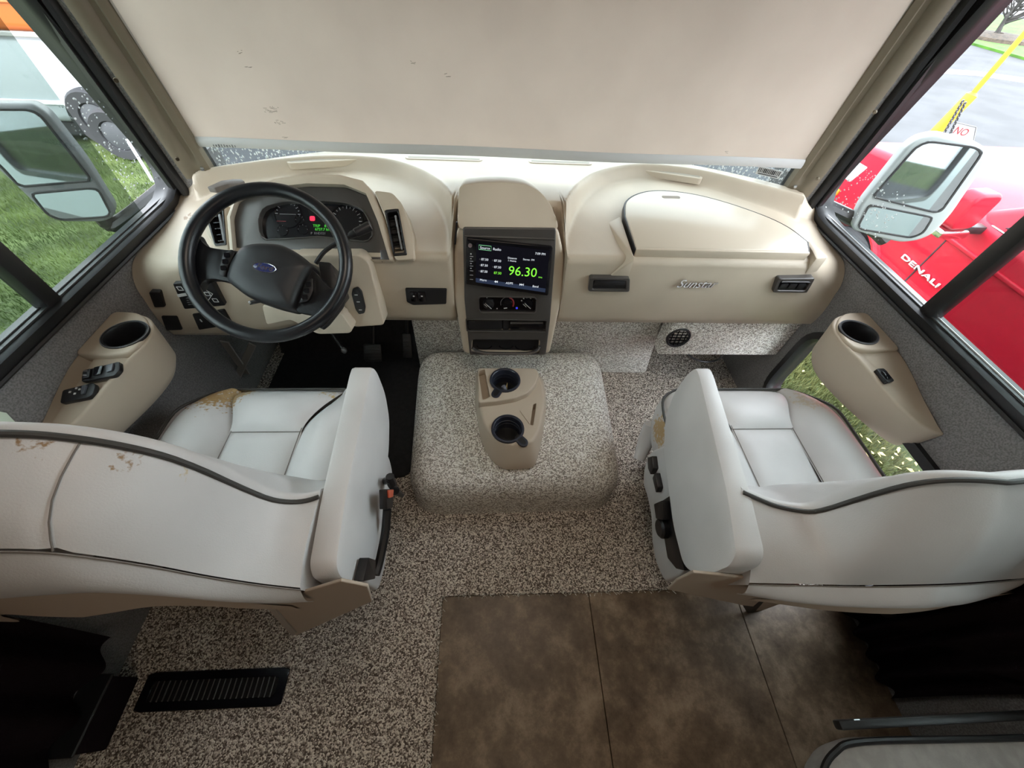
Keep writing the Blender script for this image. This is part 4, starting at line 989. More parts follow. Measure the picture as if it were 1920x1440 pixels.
    for i in (i1, i2) if s > 0 else ():
        MB().tube([(X(U[i]), SEC[i][k][0]-.001, SEC[i][k][1]+.001) for k in range(8, 15)], 0.0012, 5).build('stitch_line', SEAMM, root)
    MB().tube([(X(u), interp(TA, u)[0]-.001, interp(TA, u)[1]+.003) for u in np.linspace(-.318, U[-1], 80)], .0050, 8).build('back_piping', PIPE, root)
    MB().tube([(X(u), interp(SE, u)[0]-.003, interp(SE, u)[1]-.003) for u in np.linspace(-.318, U[-1], 60)], .0014, 5).build('seam', SEAMM, root)
    m = MB()
    def low(a, b):
        u = -.318+(.318+U[-1])*a; ys, zs = interp(SE, u); zb = zs-(.165 if s > 0 else .085)+.09*(abs(u)/.318)*(1 if s > 0 else .3)
        return (X(u), ys-.004-.030*math.sin(PI*min(1, b*1.15)*.8)*(1-.7*(abs(u)/.318)**3), zs-.006+(zb-zs)*b)
    m.grid(low, 41, 10); m.build('hem_band', VM, root)
    def hang(a, b):
        u = -.318+.60*a; ys, zs = interp(SE, u); sag = math.sin(PI*min(1, a*1.05)); zb = zs-(.165 if s > 0 else .085)+.09*(abs(u)/.318)*(1 if s > 0 else .3)
        return (X(u), ys-.022-.012*sag*b, zb+.01-(.05+.06*sag)*b*(1 if s > 0 else .5))
    m = MB(); m.grid(hang, 31, 6); m.grid(lambda a, b: tuple(Vector(hang(a, b))+Vector((0, .003, 0))), 31, 6); m.build('back_flap', FLAP, root, weld=False)
    # armrest
    pr_ = rpoly([(.185, .655), (.203, .684), (.33, .703), (.45, .707), (.66, .714), (.692, .709), (.702, .675), (.69, .60), (.64, .535), (.55, .50), (.33, .485), (.22, .50), (.185, .56)], .03, 5)
    Mx = Matrix(((0, 0, s, xc), (1, 0, 0, 0), (0, 1, 0, 0), (0, 0, 0, 1)))
    am = MB().prism(pr_, 0, 1)
    for i, (y, z, h) in enumerate(am.v):
        t = (y-.19)/.53; lo_ = ar[0]+(af[0]-ar[0])*t; hi_ = ar[1]+(af[1]-ar[1])*t
        am.v[i] = (y, z, lo_+(hi_-lo_)*h+(.67-z)*((.10 if s > 0 else .20) if h > .5 else 0))
    am.v = [tuple(Mx @ Vector(v)) for v in am.v]
    arm = am.build('armrest', VM, root, bevel=(.009, 2, .6), smooth=30)
    MB().tube([(xc+s*.366, y, z) for (y, z) in ((.187, .56), (.187, .60), (.187, .63))], .001, 5).build('seam', SEAMM, arm)
    # base
    MB().box((xc, .52, .13), (.34, .36, .24)).build('pedestal', BLACK, root, bevel=(.02, 2))
    MB().box((xc, .52, .012), (.42, .44, .02)).build('floor_plate', BLACK, root, bevel=(.004, 1))
    MB().box((xc, .50, .275), (.50, .52, .05)).build('seat_pan', BLACK, root, bevel=(.015, 2))
    return root, X, Mx
ds, XD, MD = seat('driver_seat', 'worn pale vinyl captain seat behind the steering wheel with peeling brown corner', -.745, 1, VW1, (.298, .360), (.318, .374))
ps, XP, MP = seat('passenger_seat', 'pale vinyl captain seat beside the low grass-view window with black side switches', .800, -1, VW2, (.252, .304), (.306, .374))
def shield(root, X, Mx, s):
    Msh = FR((.465, 0, 0), (0, -1, 0), (0, 0, 1))
    pxs = [(1226, 846), (1219, 857), (1212, 877), (1210, 907), (1219, 933), (1226, 967), (1227, 1013), (1234, 1053), (1252, 1092), (1285, 1078), (1300, 1000), (1290, 900), (1262, 830)]
    q = px_poly(pxs, Msh); q = [(-a, b) for a, b in q]
    return MB().prism(rpoly(q, .02), .300, .345, Mx).build('seat_shield', VW2 if s < 0 else VW1, root, bevel=(.008, 3))
s1_ = shield(ps, XP, MP, -1); s2_ = shield(ds, XD, MD, 1)
Msh = FR((.452, 0, 0), (0, -1, 0), (0, 0, 1))
def on_shield(pxs, name, h1, mt=BLACK, par=s1_):
    q = [(-a, b) for a, b in px_poly(pxs, Msh)]
    return MB().prism(rpoly(q, .004), .330, h1, MP).build(name, mt, par, bevel=(.003, 2))
on_shield([(1221, 858), (1230, 855), (1233, 878), (1227, 890), (1222, 878)], 'seat_switch', .362)
on_shield([(1231, 896), (1236, 886), (1242, 914), (1238, 924)], 'seat_switch', .362)
on_shield([(1240, 940), (1262, 926), (1266, 990), (1284, 1070), (1268, 1066), (1252, 1046), (1246, 1010)], 'shield_opening', .349)
c = [(-a, b) for a, b in px_poly([(1248, 990)], Msh)][0]
MB().lathe([(.030, 0), (.030, .022), (.024, .028), (.0001, .028)], 20, MP @ T((c[0], c[1], .342))).build('recline_knob', BLACK, ps)
on_shield([(1240, 945), (1256, 938), (1258, 975), (1244, 972)], 'belt_buckle', .372, BLACK, ps)
MB().tube([at(1222, 795, 'z', .34), at(1212, 825, 'z', .27), at(1198, 862, 'z', .22)], [.028, .030, .020], 14, flat=.7).build('swivel_lever', VW2, ps)
# hanging boards behind each seat
def flap(root, pxs, yy, name, mt=FLAP, th=.004):
    M = FR((0, yy, .5), (1, 0, 0), (0, 0, 1)); q = px_poly(pxs, M)
    return MB().prism(q, -th, th*.5, M).build(name, mt, root, bevel=(.0012, 1))
flap(ds, [(495, 1132), (560, 1112), (640, 1088), (690, 1098), (698, 1126), (552, 1192), (540, 1184)], .165, 'loose_board')
flap(ds, [(500, 1136), (508, 1133), (556, 1186), (549, 1192)], .160, 'board_edge', mat('board_edge_grey', (.45, .40, .35), .6))
flap(ps, [(1252, 1104), (1268, 1088), (1300, 1072), (1400, 1082), (1500, 1098), (1550, 1120), (1440, 1112), (1412, 1136), (1394, 1134)], .18, 'loose_board')
flap(ps, [(1392, 1134), (1440, 1108), (1446, 1112), (1410, 1152), (1402, 1150)], .185, 'pocket', mat('pocket_dark', (.04, .037, .035), .8))
flap(ps, [(1402, 1152), (1446, 1110), (1520, 1118), (1460, 1132), (1412, 1150)], .19, 'loose_board')
# driver side hardware: recline lever, buckle, belt
Mb = FR((-.33, 0, 0), (0, 1, 0), (0, 0, 1))
a, b, c = at(722, 902, 'x', -.36), at(732, 900, 'x', -.335), at(742, 928, 'x', -.33)
MB().tube([a, b], .010, 10).build('recline_pivot', BLACK, ds)
MB().tube([at(731, 893, 'x', -.335), at(735, 908, 'x', -.335), at(741, 920, 'x', -.33), at(754, 929, 'x', -.325)], [.011, .012, .012, .006], 10).build('recline_lever', BLACK, ds)
q = px_poly([(720, 918), (734, 917), (732, 952), (721, 955)], Mb)
bk = MB().prism(rpoly(q, .004), -.012, .006, Mb).build('belt_buckle', BLACK, ds, bevel=(.003, 2))
q = px_poly([(721, 919), (731, 918), (730, 932), (722, 934)], Mb); MB().prism(rpoly(q, .003), .006, .010, Mb).build('release_button', mat('buckle_orange', (.55, .10, .05), .4), bk, bevel=(.001, 1))
pts = [at(726, 955, 'x', -.335), at(722, 1000, 'x', -.34), at(712, 1050, 'x', -.35), at(704, 1078, 'x', -.355)]
MB().tube(catmull(pts, 5), .011, 8, flat=1).build('belt_strap', RUBBER, ds)
q = px_poly([(700, 1045), (713, 1050), (712, 1085), (690, 1090)], Mb); MB().prism(rpoly(q, .004), -.03, -.01, Mb).build('belt_anchor', BLACK, ds, bevel=(.003, 2))
# ================================================================== WALL CONSOLES, CARD, CURTAINS, VENT, SOFA
def wall_console(s, dy, label):
    root = thing('wall_armrest', label, 'armrest', (s*1.15, .75+dy, .6))
    f = lambda p: (s*p[0], p[1]+dy, 0)
    WI = 1.192; kb = .93 if s < 0 else 1.
    top = [(WI, .965), (1.13, .965), (1.075, .945), (1.04, .90), (1.027, .84), (1.04, .77), (1.075, .67), (1.11, .60), (1.155, .54), (WI, .52)]
    bot = [(WI, .955), (1.145, .955), (1.11, .93), (1.09, .89), (1.082, .84), (1.09, .77), (1.115, .68), (1.14, .62), (1.165, .575), (WI, .56)]
    top = [(WI-(WI-p[0])*kb, p[1]) for p in top]; bot = [(WI-(WI-p[0])*kb, p[1]) for p in bot]
    n = 72; A = resamp([tuple(p[:2]) for p in catmull([q+(0,) for q in top], 6)], n); B = resamp([tuple(p[:2]) for p in catmull([q+(0,) for q in bot], 6)], n)
    zt_ = lambda y: .685-.055*float(sm(.80, .52, y)); zb_ = lambda y: .50
    m = MB(); vs = [(s*p[0], p[1]+dy, .50) for p in B]+[(s*(p[0]*.35+q[0]*.65), p[1]*.35+q[1]*.65+dy, .55) for p, q in zip(B, A)]+[(s*q[0], q[1]+dy, zt_(q[1])) for q in A]
    m.add(vs, [(j*n+i, j*n+(i+1) % n, (j+1)*n+(i+1) % n, (j+1)*n+i) for j in range(2) for i in range(n)]+[tuple(2*n+i for i in range(n)), tuple(range(n-1, -1, -1))])
    body = m.build('armrest_body', TAND, root, bevel=(.012, 3, .6), smooth=60)
    c = (s*1.098, .865+dy); rp = [(s*1.192, .965+dy), (s*1.12, .962+dy), (s*1.080, .940+dy), (s*1.044, .897+dy), (s*1.033, .845+dy), (s*1.038, .80+dy), (s*1.09, .785+dy), (s*1.192, .79+dy)]
    rp = [(s*(WI-(WI-abs(p[0]))*kb), p[1]) for p in rp]; c = (s*(WI-(WI-abs(c[0]))*(.97 if s < 0 else 1)), c[1])
    rs = MB().prism(rpoly(rp, .02), .66, .694).build('cup_deck', TAND, root, bevel=(.007, 3), smooth=50)
    for o in (body, rs): cut(o, MB().lathe([(.0001, .635), (.048, .635), (.048, .8), (.0001, .8)], 36, T((c[0], c[1], 0)), sx=1.05, sy=1.0))
    Mc = T((c[0], c[1], .694))
    o = MB().lathe([(.046, -.055), (.047, -.002), (.049, .003), (.053, .004), (.056, .001), (.056, -.004)], 40, Mc, sx=1.05).build('cup_liner', BLACK, root)
    MB().lathe([(.0001, -.054), (.047, -.054)], 30, Mc).build('liner_floor', BLACK, o)
    MB().tube([(.0545*1.05*math.cos(t_), .0545*math.sin(t_), .003) for t_ in [2*PI*i/40 for i in range(40)]], .0014, 5, closed=True, M=Mc).build('liner_ring', mat('liner_grey', (.14, .14, .15), .3), o)
    return root
wa = wall_console(-1, -.045, 'tan armrest with cup holder and two black switch panels below driver window')
wb_ = wall_console(1, -.01, 'tan armrest with cup holder and one small switch on the passenger wall')
def cons_panel(par, pxs, z, tz, name):
    M = FR((0, .6, z), (1, 0, 0), (0, 1, tz)); q = px_poly(pxs, M)
    return MB().prism(rpoly(q, .006), -.008, .006, M).build(name, BLACK, par, bevel=(.0025, 2)), M
f, M = cons_panel(wa, [(158, 697), (227, 679), (228, 694), (218, 706), (156, 718)], .660, .25, 'window_switch_panel')
for pxs, mt in (([(163, 698), (177, 694), (174, 711), (160, 714)], BLACK), ([(183, 692), (200, 688), (195, 704), (181, 708)], BLACKG), ([(205, 688), (219, 684), (216, 698), (205, 701)], mat('grey_rocker', (.09, .095, .11), .35))):
    r = MB().prism(rpoly(px_poly(pxs, M), .003), .006, .011, M).build('rocker', mt, f, bevel=(.002, 2))
    if pxs[0][0] < 170:
        for (px, py) in ((168, 694+5), (167, 707)):
            c = px_poly([(px, py)], M)[0]; MB().box((c[0], c[1], .0112), (.010, .003, .0006), M).build('icon', PRINTD, r, smooth=None)
f, M = cons_panel(wa, [(121, 733), (178, 719), (183, 724), (178, 741), (169, 747), (116, 758)], .657, .25, 'mirror_switch_panel')
for (px, py) in ((148, 730), (154, 732), (136, 737), (145, 740)):
    c = px_poly([(px, py)], M)[0]; MB().box((c[0], c[1], .0068), (.005, .005, .001), M).build('icon', PRINT, f, smooth=None)
r = MB().prism(rpoly(px_poly([(161, 727), (170, 724), (165, 741), (159, 743)], M), .003), .006, .012, M).build('rocker', mat('slate_rocker', (.06, .065, .08), .35), f, bevel=(.002, 2))
f, M = cons_panel(wb_, [(1640, 693), (1655, 692), (1675, 716), (1661, 719)], .665, .12, 'window_switch')
r = MB().prism(rpoly(px_poly([(1648, 699), (1656, 698), (1667, 713), (1659, 714)], M), .003), .006, .011, M).build('rocker', BLACKG, f, bevel=(.002, 2))
a, b, c, d = at(-20, 768, 'x', -1.17), at(12, 774, 'x', -1.17), at(38, 801, 'x', -1.17), at(-20, 812, 'x', -1.17)
o = MB().prism([(p.y, p.z) for p in (a, b, c, d)], 1.17, 1.172, Matrix(((0, 0, -1, 0), (1, 0, 0, 0), (0, 1, 0, 0), (0, 0, 0, 1)))).build('paper_card', mat('mint_paper', (.62, .70, .58), .7), None, smooth=None); tag(o, 'pale mint paper card on the grey wall beside the driver armrest', 'card')
def curtain(s, y0, y1, label):
    def fn(a, b):
        y = y0+(y1-y0)*a; return (s*(1.160+.018*math.sin(a*PI*9)+.006*math.sin(b*9+a*20)), y+.012*math.sin(b*7), (.13 if s < 0 else .02)+1.9*b)
    m = MB(); m.grid(fn, 80, 20); m.grid(lambda a, b: tuple(Vector(fn(a, b))+Vector((s*.004, 0, 0))), 80, 20)
    o = m.build('privacy_curtain', CURT, None, weld=False); tag(o, label, 'curtain')
curtain(-1, -.30, .16, 'dark curtain gathered on the wall behind the driver seat near the floor register')
curtain(1, -.06, .22, 'plum black curtain gathered on the wall behind the passenger seat')
t = thing('step_box', 'low black box on the carpet below the dark curtain beside the floor register', 'box', (-1.17, 0, 0))
MB().box((-1.17, -.01, .055), (.09, .16, .11)).build('box_body', CURT, t, bevel=(.006, 2)); MB().box((-1.17, -.01, .113), (.1, .17, .008)).build('box_lid', BLACK, t, bevel=(.003, 1))
# floor register
SLATM = mat('slat_grey', (.07, .07, .072), .3, metal=.3)
reg = thing('floor_register', 'black metal louvred floor register set in the speckled carpet', 'vent', (-.9, .03, 0))
rp = [tuple(at(a, b, 'z', .006)[:2]) for a, b in ((276, 1262), (541, 1250), (530, 1322), (250, 1339))]
rx0, ry0 = (rp[0][0]+rp[3][0])/2, (rp[2][1]+rp[3][1])/2; rx1, ry1 = (rp[1][0]+rp[2][0])/2, (rp[0][1]+rp[1][1])/2
w, h = rx1-rx0, ry1-ry0; Mr = T(((rx0+rx1)/2, (ry0+ry1)/2, 0))
frame_part('register_frame', Mr, rrect(w, h, .004), rrect(w*.87, h*.52, .003), .0, .007, BLACKG, reg)
MB().box((0, 0, .0015), (w*.88, h*.54, .002), Mr).build('register_pan', BLACK, reg, smooth=None)
for i in range(22):
    x = (i-10.5)*w*.87/22.5
    MB().box((0, 0, 0), (.0028, h*.53, .011), Mr @ T((x, 0, .0045)) @ Matrix.Rotation(.5, 4, 'Y')).build('slat', SLATM, reg, smooth=None)
    MB().box((x+.001, -h*.235, .0085), (.0022, .0022, .001), Mr).build('slat_tip', PRINTD, reg, smooth=None)
# sofa end at bottom right
sf = thing('sofa', 'grey cloth sofa end with black piping behind the passenger seat', 'sofa', (.9, -.5, 0))
sp = rpoly([(.548, -.142), (.595, -.112), (.66, -.100), (1.18, -.112), (1.18, -1.0), (.50, -1.0), (.535, -.20)], .02)
SOF = mat('sofa_cloth', (.30, .285, .275), .85, nz=(40, .1), bump=(500, .3, .001))
MB().prism(sp, .44, .495).build('sofa_body', SOF, sf, bevel=(.012, 3), smooth=50)
MB().tube(catmull([(.536, -.20, .497), (.552, -.146, .498), (.595, -.115, .499), (.66, -.103, .499), (.9, -.108, .499), (1.18, -.114, .499)], 5), 0.006, 8).build('sofa_piping', RUBBER, sf)
MB().box((.91, -.078, .485), (.56, .016, .022)).build('trim_bar', RUBBER, sf, bevel=(.004, 2)); MB().box((.67, -.0715, .492), (.012, .003, .006)).build('bar_glint', ALU, sf, smooth=None)  # small aluminium piece added to draw the glint on the bar edge
MB().box((.98, -.56, .22), (.40, .70, .43)).build('sofa_base', CURT, sf, bevel=(.01, 1))
# ================================================================== OUTSIDE
GZ = -.95
GR = mat('grass_ground', (.060, .095, .022), .9, nz=(2.2, .45, 8), bump=(30, 1, .03), col2=(.11, .15, .045))
ASPH = mat('wet_asphalt', (.066, .067, .07), .75, nz=(1.2, .12, 8), bump=(120, .15, .002), spec=.15)
struct(MB().box((0, 10, GZ-.05), (160, 160, .1)).build('ground', GR, None, smooth=None))
def flat(pts, name, mt, z0, z1, lab=None):
    return struct(MB().prism(pts, z0, z1).build(name, mt, None, smooth=None))
flat([(-3.6, 5.0), (5.4, 5.0), (5.4, -30), (70, -30), (70, 70), (-30, 70), (-30, 25)], 'road', ASPH, GZ-.02, GZ+.008)
gp = [at(a, b, 'z', GZ) for a, b in ((1800, 79), (1925, 115), (1990, 60), (1925, 42), (1842, 24))]
flat([(p.x, p.y) for p in gp], 'lawn_strip', mat('bright_grass', (.045, .13, .008), .9, nz=(2, .3, 6)), GZ, GZ+.07)
gp = [at(a, b, 'z', GZ) for a, b in ((1838, 16), (1925, 36), (1960, -10), (1860, -25))]
flat([(p.x, p.y) for p in gp], 'pavement', mat('pale_concrete', (.2, .2, .21), .5), GZ, GZ+.05)
gp = [at(a, b, 'z', GZ) for a, b in ((1740, 128), (1830, 134), (1930, 148), (1930, 158), (1830, 143), (1745, 138))]
flat([(p.x, p.y) for p in gp], 'road_band', mat('road_band_grey', (.13, .13, .133), .5), GZ, GZ+.012)  # paler band across the asphalt
def blades(n, reg, h, mt, par=None):
    m = MB(); vs = []; fs = []
    for i in range(n):
        x, y = R.uniform(*reg[0]), R.uniform(*reg[1])
        if x < 0 and y > 5.0+max(0, -3.6-x)*.757: continue
        a = R.uniform(0, 2*PI); hh = h*R.uniform(.5, 1.3); w = R.uniform(.003, .006)
        lx, ly = R.uniform(-.5, .5)*hh, R.uniform(-.5, .5)*hh
        k = len(vs); vs += [(x-w*math.cos(a), y-w*math.sin(a), GZ), (x+w*math.cos(a), y+w*math.sin(a), GZ), (x+lx, y+ly, GZ+hh)]; fs.append((k, k+1, k+2))
    m.v = vs; m.f = fs; m.m = [0]*len(fs); return m
GB1 = mat('grass_blade', (.075, .125, .022), .7, nz=(1.2, .35, 4), col2=(.15, .20, .05))
GB2 = mat('dry_grass_blade', (.10, .12, .03), .7, nz=(2, .35, 4), col2=(.18, .19, .06))
o = stuff(blades(60000, ((-6.2, -1.5), (.3, 6.15)), .05, GB1).build('grass', GB1, None, smooth=None, weld=False, recalc=False)); tag(o, 'short green lawn grass outside the driver window', 'grass')
o = stuff(blades(26000, ((1.5, 2.98), (.4, 3.0)), .06, GB2).build('grass', GB2, None, smooth=None, weld=False, recalc=False)); tag(o, 'yellowish worn grass seen through the low passenger window', 'grass')
lv = MB()
LEAFM = mat('fallen_leaf', (.62, .55, .22), .7)
for i in range(170):
    x, y = R.uniform(1.9, 3.0), abs(R.gauss(0, .5))+.75; r = R.uniform(.012, .028); a = R.uniform(0, 6)
    Ml = T((x, y, GZ+.05+R.uniform(0, .03))) @ Matrix.Rotation(a, 4, 'Z') @ Matrix.Rotation(R.uniform(-.5, .5), 4, 'X')
    lv.prism([(-r, 0), (-.3*r, .5*r), (r, 0), (-.3*r, -.5*r)], 0, .001, Ml)
o = stuff(lv.build('fallen_leaves', LEAFM, None, smooth=None, weld=False)); tag(o, 'small pale yellow fallen leaves on the worn grass', 'leaves')
# mirrors on the outside of the motorhome
MIRG = mat('mirror_glass', (.50, .56, .56), .02, metal=1)
def ext_mirror(s, hou, g1, g2, armp, hm, label):
    t = thing('wing_mirror', label, 'mirror', (s*1.45, 1.38, .9))
    M = FR((s*1.45, 1.345, .9), (1, -s*.55, 0), (0, .13, 1))
    q = px_poly(hou, M)
    h = MB().prism(rpoly(q, .03), -.075, .0, M).build('mirror_housing', hm, t, bevel=(.012, 3, .9), smooth=50)
    for nm, g in (('flat_mirror', g1), ('convex_mirror', g2)):
        p = rpoly(px_poly(g, M), .012)
        f = MB().prism(p, -.004, .0015, M).build(nm, MIRG, t, smooth=None)
        frame_part('mirror_rim', M, offs(resamp(p, 48), -.006), resamp(p, 48), -.004, .005, RUBBER, f, bev=.001)
    a, b, c = [at(x, y, 'y', yy) for x, y, yy in armp]
    MB().tube(catmull([a, b, Vector((s*1.225, 1.455, .815))], 6), .026, 10).build('mirror_arm', RUBBER, t)
    return t
ext_mirror(1, [(1596, 424), (1612, 384), (1702, 272), (1724, 258), (1760, 250), (1836, 268), (1855, 284), (1850, 306), (1784, 404), (1750, 440), (1722, 452), (1690, 456), (1650, 447), (1602, 433)],
    [(1633, 370), (1716, 275), (1740, 263), (1828, 274), (1846, 284), (1767, 396), (1753, 400)], [(1607, 424), (1629, 382), (1752, 406), (1732, 438), (1708, 447), (1613, 431)],
    [(1660, 450, 1.39), (1630, 425, 1.42), (1575, 392, 1.46)], mat('mirror_white', (.34, .37, .36), .3), 'white rimmed wing mirror outside the passenger window beside the red truck')
ext_mirror(-1, [(-40, 194), (60, 194), (80, 206), (92, 216), (160, 302), (216, 392), (214, 406), (196, 417), (113, 417), (82, 400), (36, 355), (0, 322), (-40, 285)],
    [(-38, 203), (54, 203), (76, 213), (176, 340), (60, 350), (36, 352), (0, 312), (-38, 280)], [(54, 361), (166, 351), (186, 354), (210, 400), (202, 408), (114, 414), (87, 403)],
    [(190, 405, 1.39), (220, 420, 1.41), (258, 410, 1.46)], mat('mirror_grey', (.16, .16, .165), .35), 'dark wing mirror outside the driver window above the lawn')
# red pickup
TX = 3.06
RED = mat('truck_red', (.44, .008, .026), .40, coat=.05, spec=.22)
DKW = mat('tyre_black', (.02, .02, .022), .6); TG = mat('truck_glass', (.03, .04, .05), .05, spec=1)
tr = thing('pickup_truck', 'bright red pickup truck parked close outside the passenger window', 'truck', (4, 1, GZ))
def arc(cy, r, n=14): return [(cy+r*math.cos(a), -.53+r*math.sin(a)) for a in [PI*(1-i/n) for i in range(n+1)]]
prof = [(-2.5, -.45)]+[(-1.1, -.52)]+arc(-.55, .47)+[(.0, -.56), (2.45, -.56)]+arc(2.98, .47)+[(3.52, -.50), (3.80, -.48), (3.84, -.30), (3.80, .12), (3.74, .27), (3.55, .365), (3.0, .42), (2.45, .43), (2.25, .36), (1.0, .335), (-.8, .33), (-2.5, .33)]
Mt = Matrix(((0, 0, 1, 0), (1, 0, 0, 0), (0, 1, 0, 0), (0, 0, 0, 1)))
MB().prism(prof, TX, TX+1.95, Mt).build('truck_body', RED, tr, bevel=(.055, 4, .9), smooth=50)
def hexa(b, t):
    m = MB(); m.add(b+t, [(3, 2, 1, 0), (4, 5, 6, 7)]+[(i, (i+1) % 4, 4+(i+1) % 4, 4+i) for i in range(4)]); return m
bt = [(TX+.04, 2.45, .31), (TX+1.91, 2.45, .31), (TX+1.91, -.9, .30), (TX+.04, -.9, .30)]; tp_ = [(TX+.30, 1.55, .93), (TX+1.65, 1.55, .93), (TX+1.65, -.70, .93), (TX+.30, -.70, .93)]
hexa(bt, tp_).build('truck_cab', RED, tr, bevel=(.05, 4), smooth=50)
def bil(a, b, c, d, u, v): return Vector(a).lerp(Vector(b), u).lerp(Vector(d).lerp(Vector(c), u), v)
def panel(q, u0, u1, v0, v1, nm, mt, out):
    P = [bil(*q, u, v) for u, v in ((u0, v0), (u1, v0), (u1, v1), (u0, v1))]; n_ = (P[1]-P[0]).cross(P[3]-P[0]).normalized()*out
    m = MB(); m.add([p-n_*.5 for p in P]+[p+n_ for p in P], [(3, 2, 1, 0), (4, 5, 6, 7)]+[(i, (i+1) % 4, 4+(i+1) % 4, 4+i) for i in range(4)]); return m.build(nm, mt, tr, bevel=(.004, 1), smooth=None)
sd = (bt[3], bt[0], tp_[0], tp_[3])
panel(sd, .56, .935, .10, .84, 'door_window', TG, .008); panel(sd, .06, .52, .10, .84, 'door_window', TG, .008)
panel((bt[0], bt[1], tp_[1], tp_[0]), .06, .94, .08, .94, 'truck_windshield', TG, .008)
MB().box((TX+.045, .75, .352), (.02, 2.9, .022)).build('chrome_strip', CHROME, tr, bevel=(.004, 1))
for yy in (2.32, .95): MB().box((TX-.001, yy, -.08), (.006, .008, .84)).build('door_gap', DKW, tr, smooth=None)
MB().box((TX-.004, .9, .20), (.02, 3.6, .03)).build('body_crease', RED, tr, bevel=(.009, 3))
MB().box((TX-.01, .9, -.47), (.03, 2.6, .07)).build('rocker_trim', DKW, tr, bevel=(.01, 2))
for cy in (2.98, -.55):
    MB().lathe([(.0001, .0), (.17, .0), (.24, -.02), (.26, .02), (.36, .03), (.40, .0), (.41, -.12), (.40, -.24), (.0001, -.24)], 36, Matrix(((0, 0, -1, TX+.05), (1, 0, 0, cy), (0, 1, 0, GZ+.41), (0, 0, 0, 1)))).build('truck_wheel', DKW, tr)
    w_ = MB()
    MB().lathe([(.0001, .03), (.05, .03), (.06, .02), (.20, .035), (.25, .025), (.25, .01)], 24, Matrix(((0, 0, -1, TX+.05), (1, 0, 0, cy), (0, 1, 0, GZ+.41), (0, 0, 0, 1)))).build('wheel_rim', CHROME, tr)
    ap = arc(cy, .49, 18); MB().tube([(TX+.005, a, b) for a, b in ap], .035, 8).build('wheel_arch', RED, tr)
MB().add([(TX-.004, 3.73, .245), (TX-.004, 3.28, .27), (TX-.004, 3.36, .10), (TX-.004, 3.79, .08), (TX+.3, 3.80, .24), (TX+.3, 3.30, .29), (TX+.3, 3.36, .10), (TX+.3, 3.86, .08)], [(0, 1, 2, 3), (4, 7, 6, 5), (0, 4, 5, 1), (3, 2, 6, 7), (0, 3, 7, 4), (1, 5, 6, 2)]).build('headlight', mat('headlight_lens', (.62, .66, .70), .08, metal=.3), tr, bevel=(.02, 2))
MB().box((TX-.005, 3.45, .0), (.02, .10, .05)).build('marker_lamp', mat('amber_lens', (.8, .22, .02), .2), tr, bevel=(.008, 2))
MB().box((TX+.97, 3.82, .02), (1.5, .06, .34)).build('grille', CHROME, tr, bevel=(.02, 2))
MB().box((TX+.97, 3.84, -.38), (1.9, .10, .20)).build('bumper', CHROME, tr, bevel=(.03, 2))
mp = at(1818, 400, 'x', 2.90)
h = MB().prism(rrect(.20, .22, .05), -.05, .06, FR((2.86, mp.y, .45), (1, .15, 0), (0, 0, 1))).build('truck_mirror', RED, tr, bevel=(.02, 3))
MB().box((2.86, mp.y-.02, .31), (.19, .10, .06)).build('mirror_base', CHROME, tr, bevel=(.02, 2)); MB().box((2.99, mp.y-.01, .33), (.16, .06, .05)).build('mirror_stalk', BLACK, tr, bevel=(.01, 2))
Md = FR((TX-.006, 2.24, -.03), (0, -1, 0), (0, 0, 1))
p0, p1 = px_poly([(1689, 486), (1767, 531)], Md)
tb_ = text('DENALI', Md, (p0[0]+p1[0])/2, (p0[1]+p1[1])/2, .046, CHROME, tr, 'chrome_letters', ext=.006, z=.006)
bw = max(v.co.x for v in tb_.data.vertices)-min(v.co.x for v in tb_.data.vertices)
kx = abs(p1[0]-p0[0])/bw
for v in tb_.data.vertices: v.co.x *= kx
tb_.data.materials[0] = mat('letter_silver', (.8, .8, .8), .3, metal=.3)
# yellow barrier post with chain and sign beyond the truck
YP = mat('yellow_paint', (.42, .25, .005), .5)
yp = thing('barrier_post', 'yellow steel post rising beyond the red truck', 'post', at(1752, 250, 'y', 6.5))
a, b, c = at(1752, 250, 'y', 6.5), at(1822, 178, 'y', 6.5), at(1925, 58, 'y', 6.5)
base = a+(a-b)*(a.z-GZ)/max(.05, (b.z-a.z))
base.z = GZ
MB().tube([base, b], .075, 14).build('post_sleeve', YP, yp); MB().tube([b, b+(b-a)*.06], [.075, .04], 14).build('sleeve_cap', YP, yp); MB().tube([b, c+(c-b)*.6], .034, 12).build('thin_pole', YP, yp)
ch = thing('chain', 'grey steel chain hanging beside the yellow post', 'chain', at(1785, 245, 'y', 6.45))
CHM = mat('chain_steel', (.12, .12, .125), .4, metal=.8)
for (q0, q1) in (((1806, 188), (1770, 250)), ((1810, 192), (1782, 250))):
    a2, b2 = at(*q0, 'y', 6.28), at(*q1, 'y', 6.28); nl = 15
    for i in range(nl):
        c_ = a2.lerp(b2, (i+.5)/nl); d_ = (b2-a2).normalized(); Ml = FR(c_, d_, Vector((0, 1, 0)) if i % 2 else d_.cross(Vector((0, 1, 0))))
        L_ = (b2-a2).length/nl*.62; MB().tube([(L_*math.cos(t_), L_*.55*math.sin(t_), 0) for t_ in [2*PI*k/10 for k in range(10)]], .010, 5, closed=True, M=Ml).build('link', CHM, ch)
sg = thing('notice_sign', 'small white notice sign with red lettering behind the wing mirror', 'sign', at(1805, 243, 'y', 6.6))
Ms_ = FR(at(1805, 246, 'y', 6.6), (1, -.3, -.12), (.1, 0, 1))
q = px_poly([(1791, 228), (1832, 238), (1826, 268), (1778, 258)], Ms_)
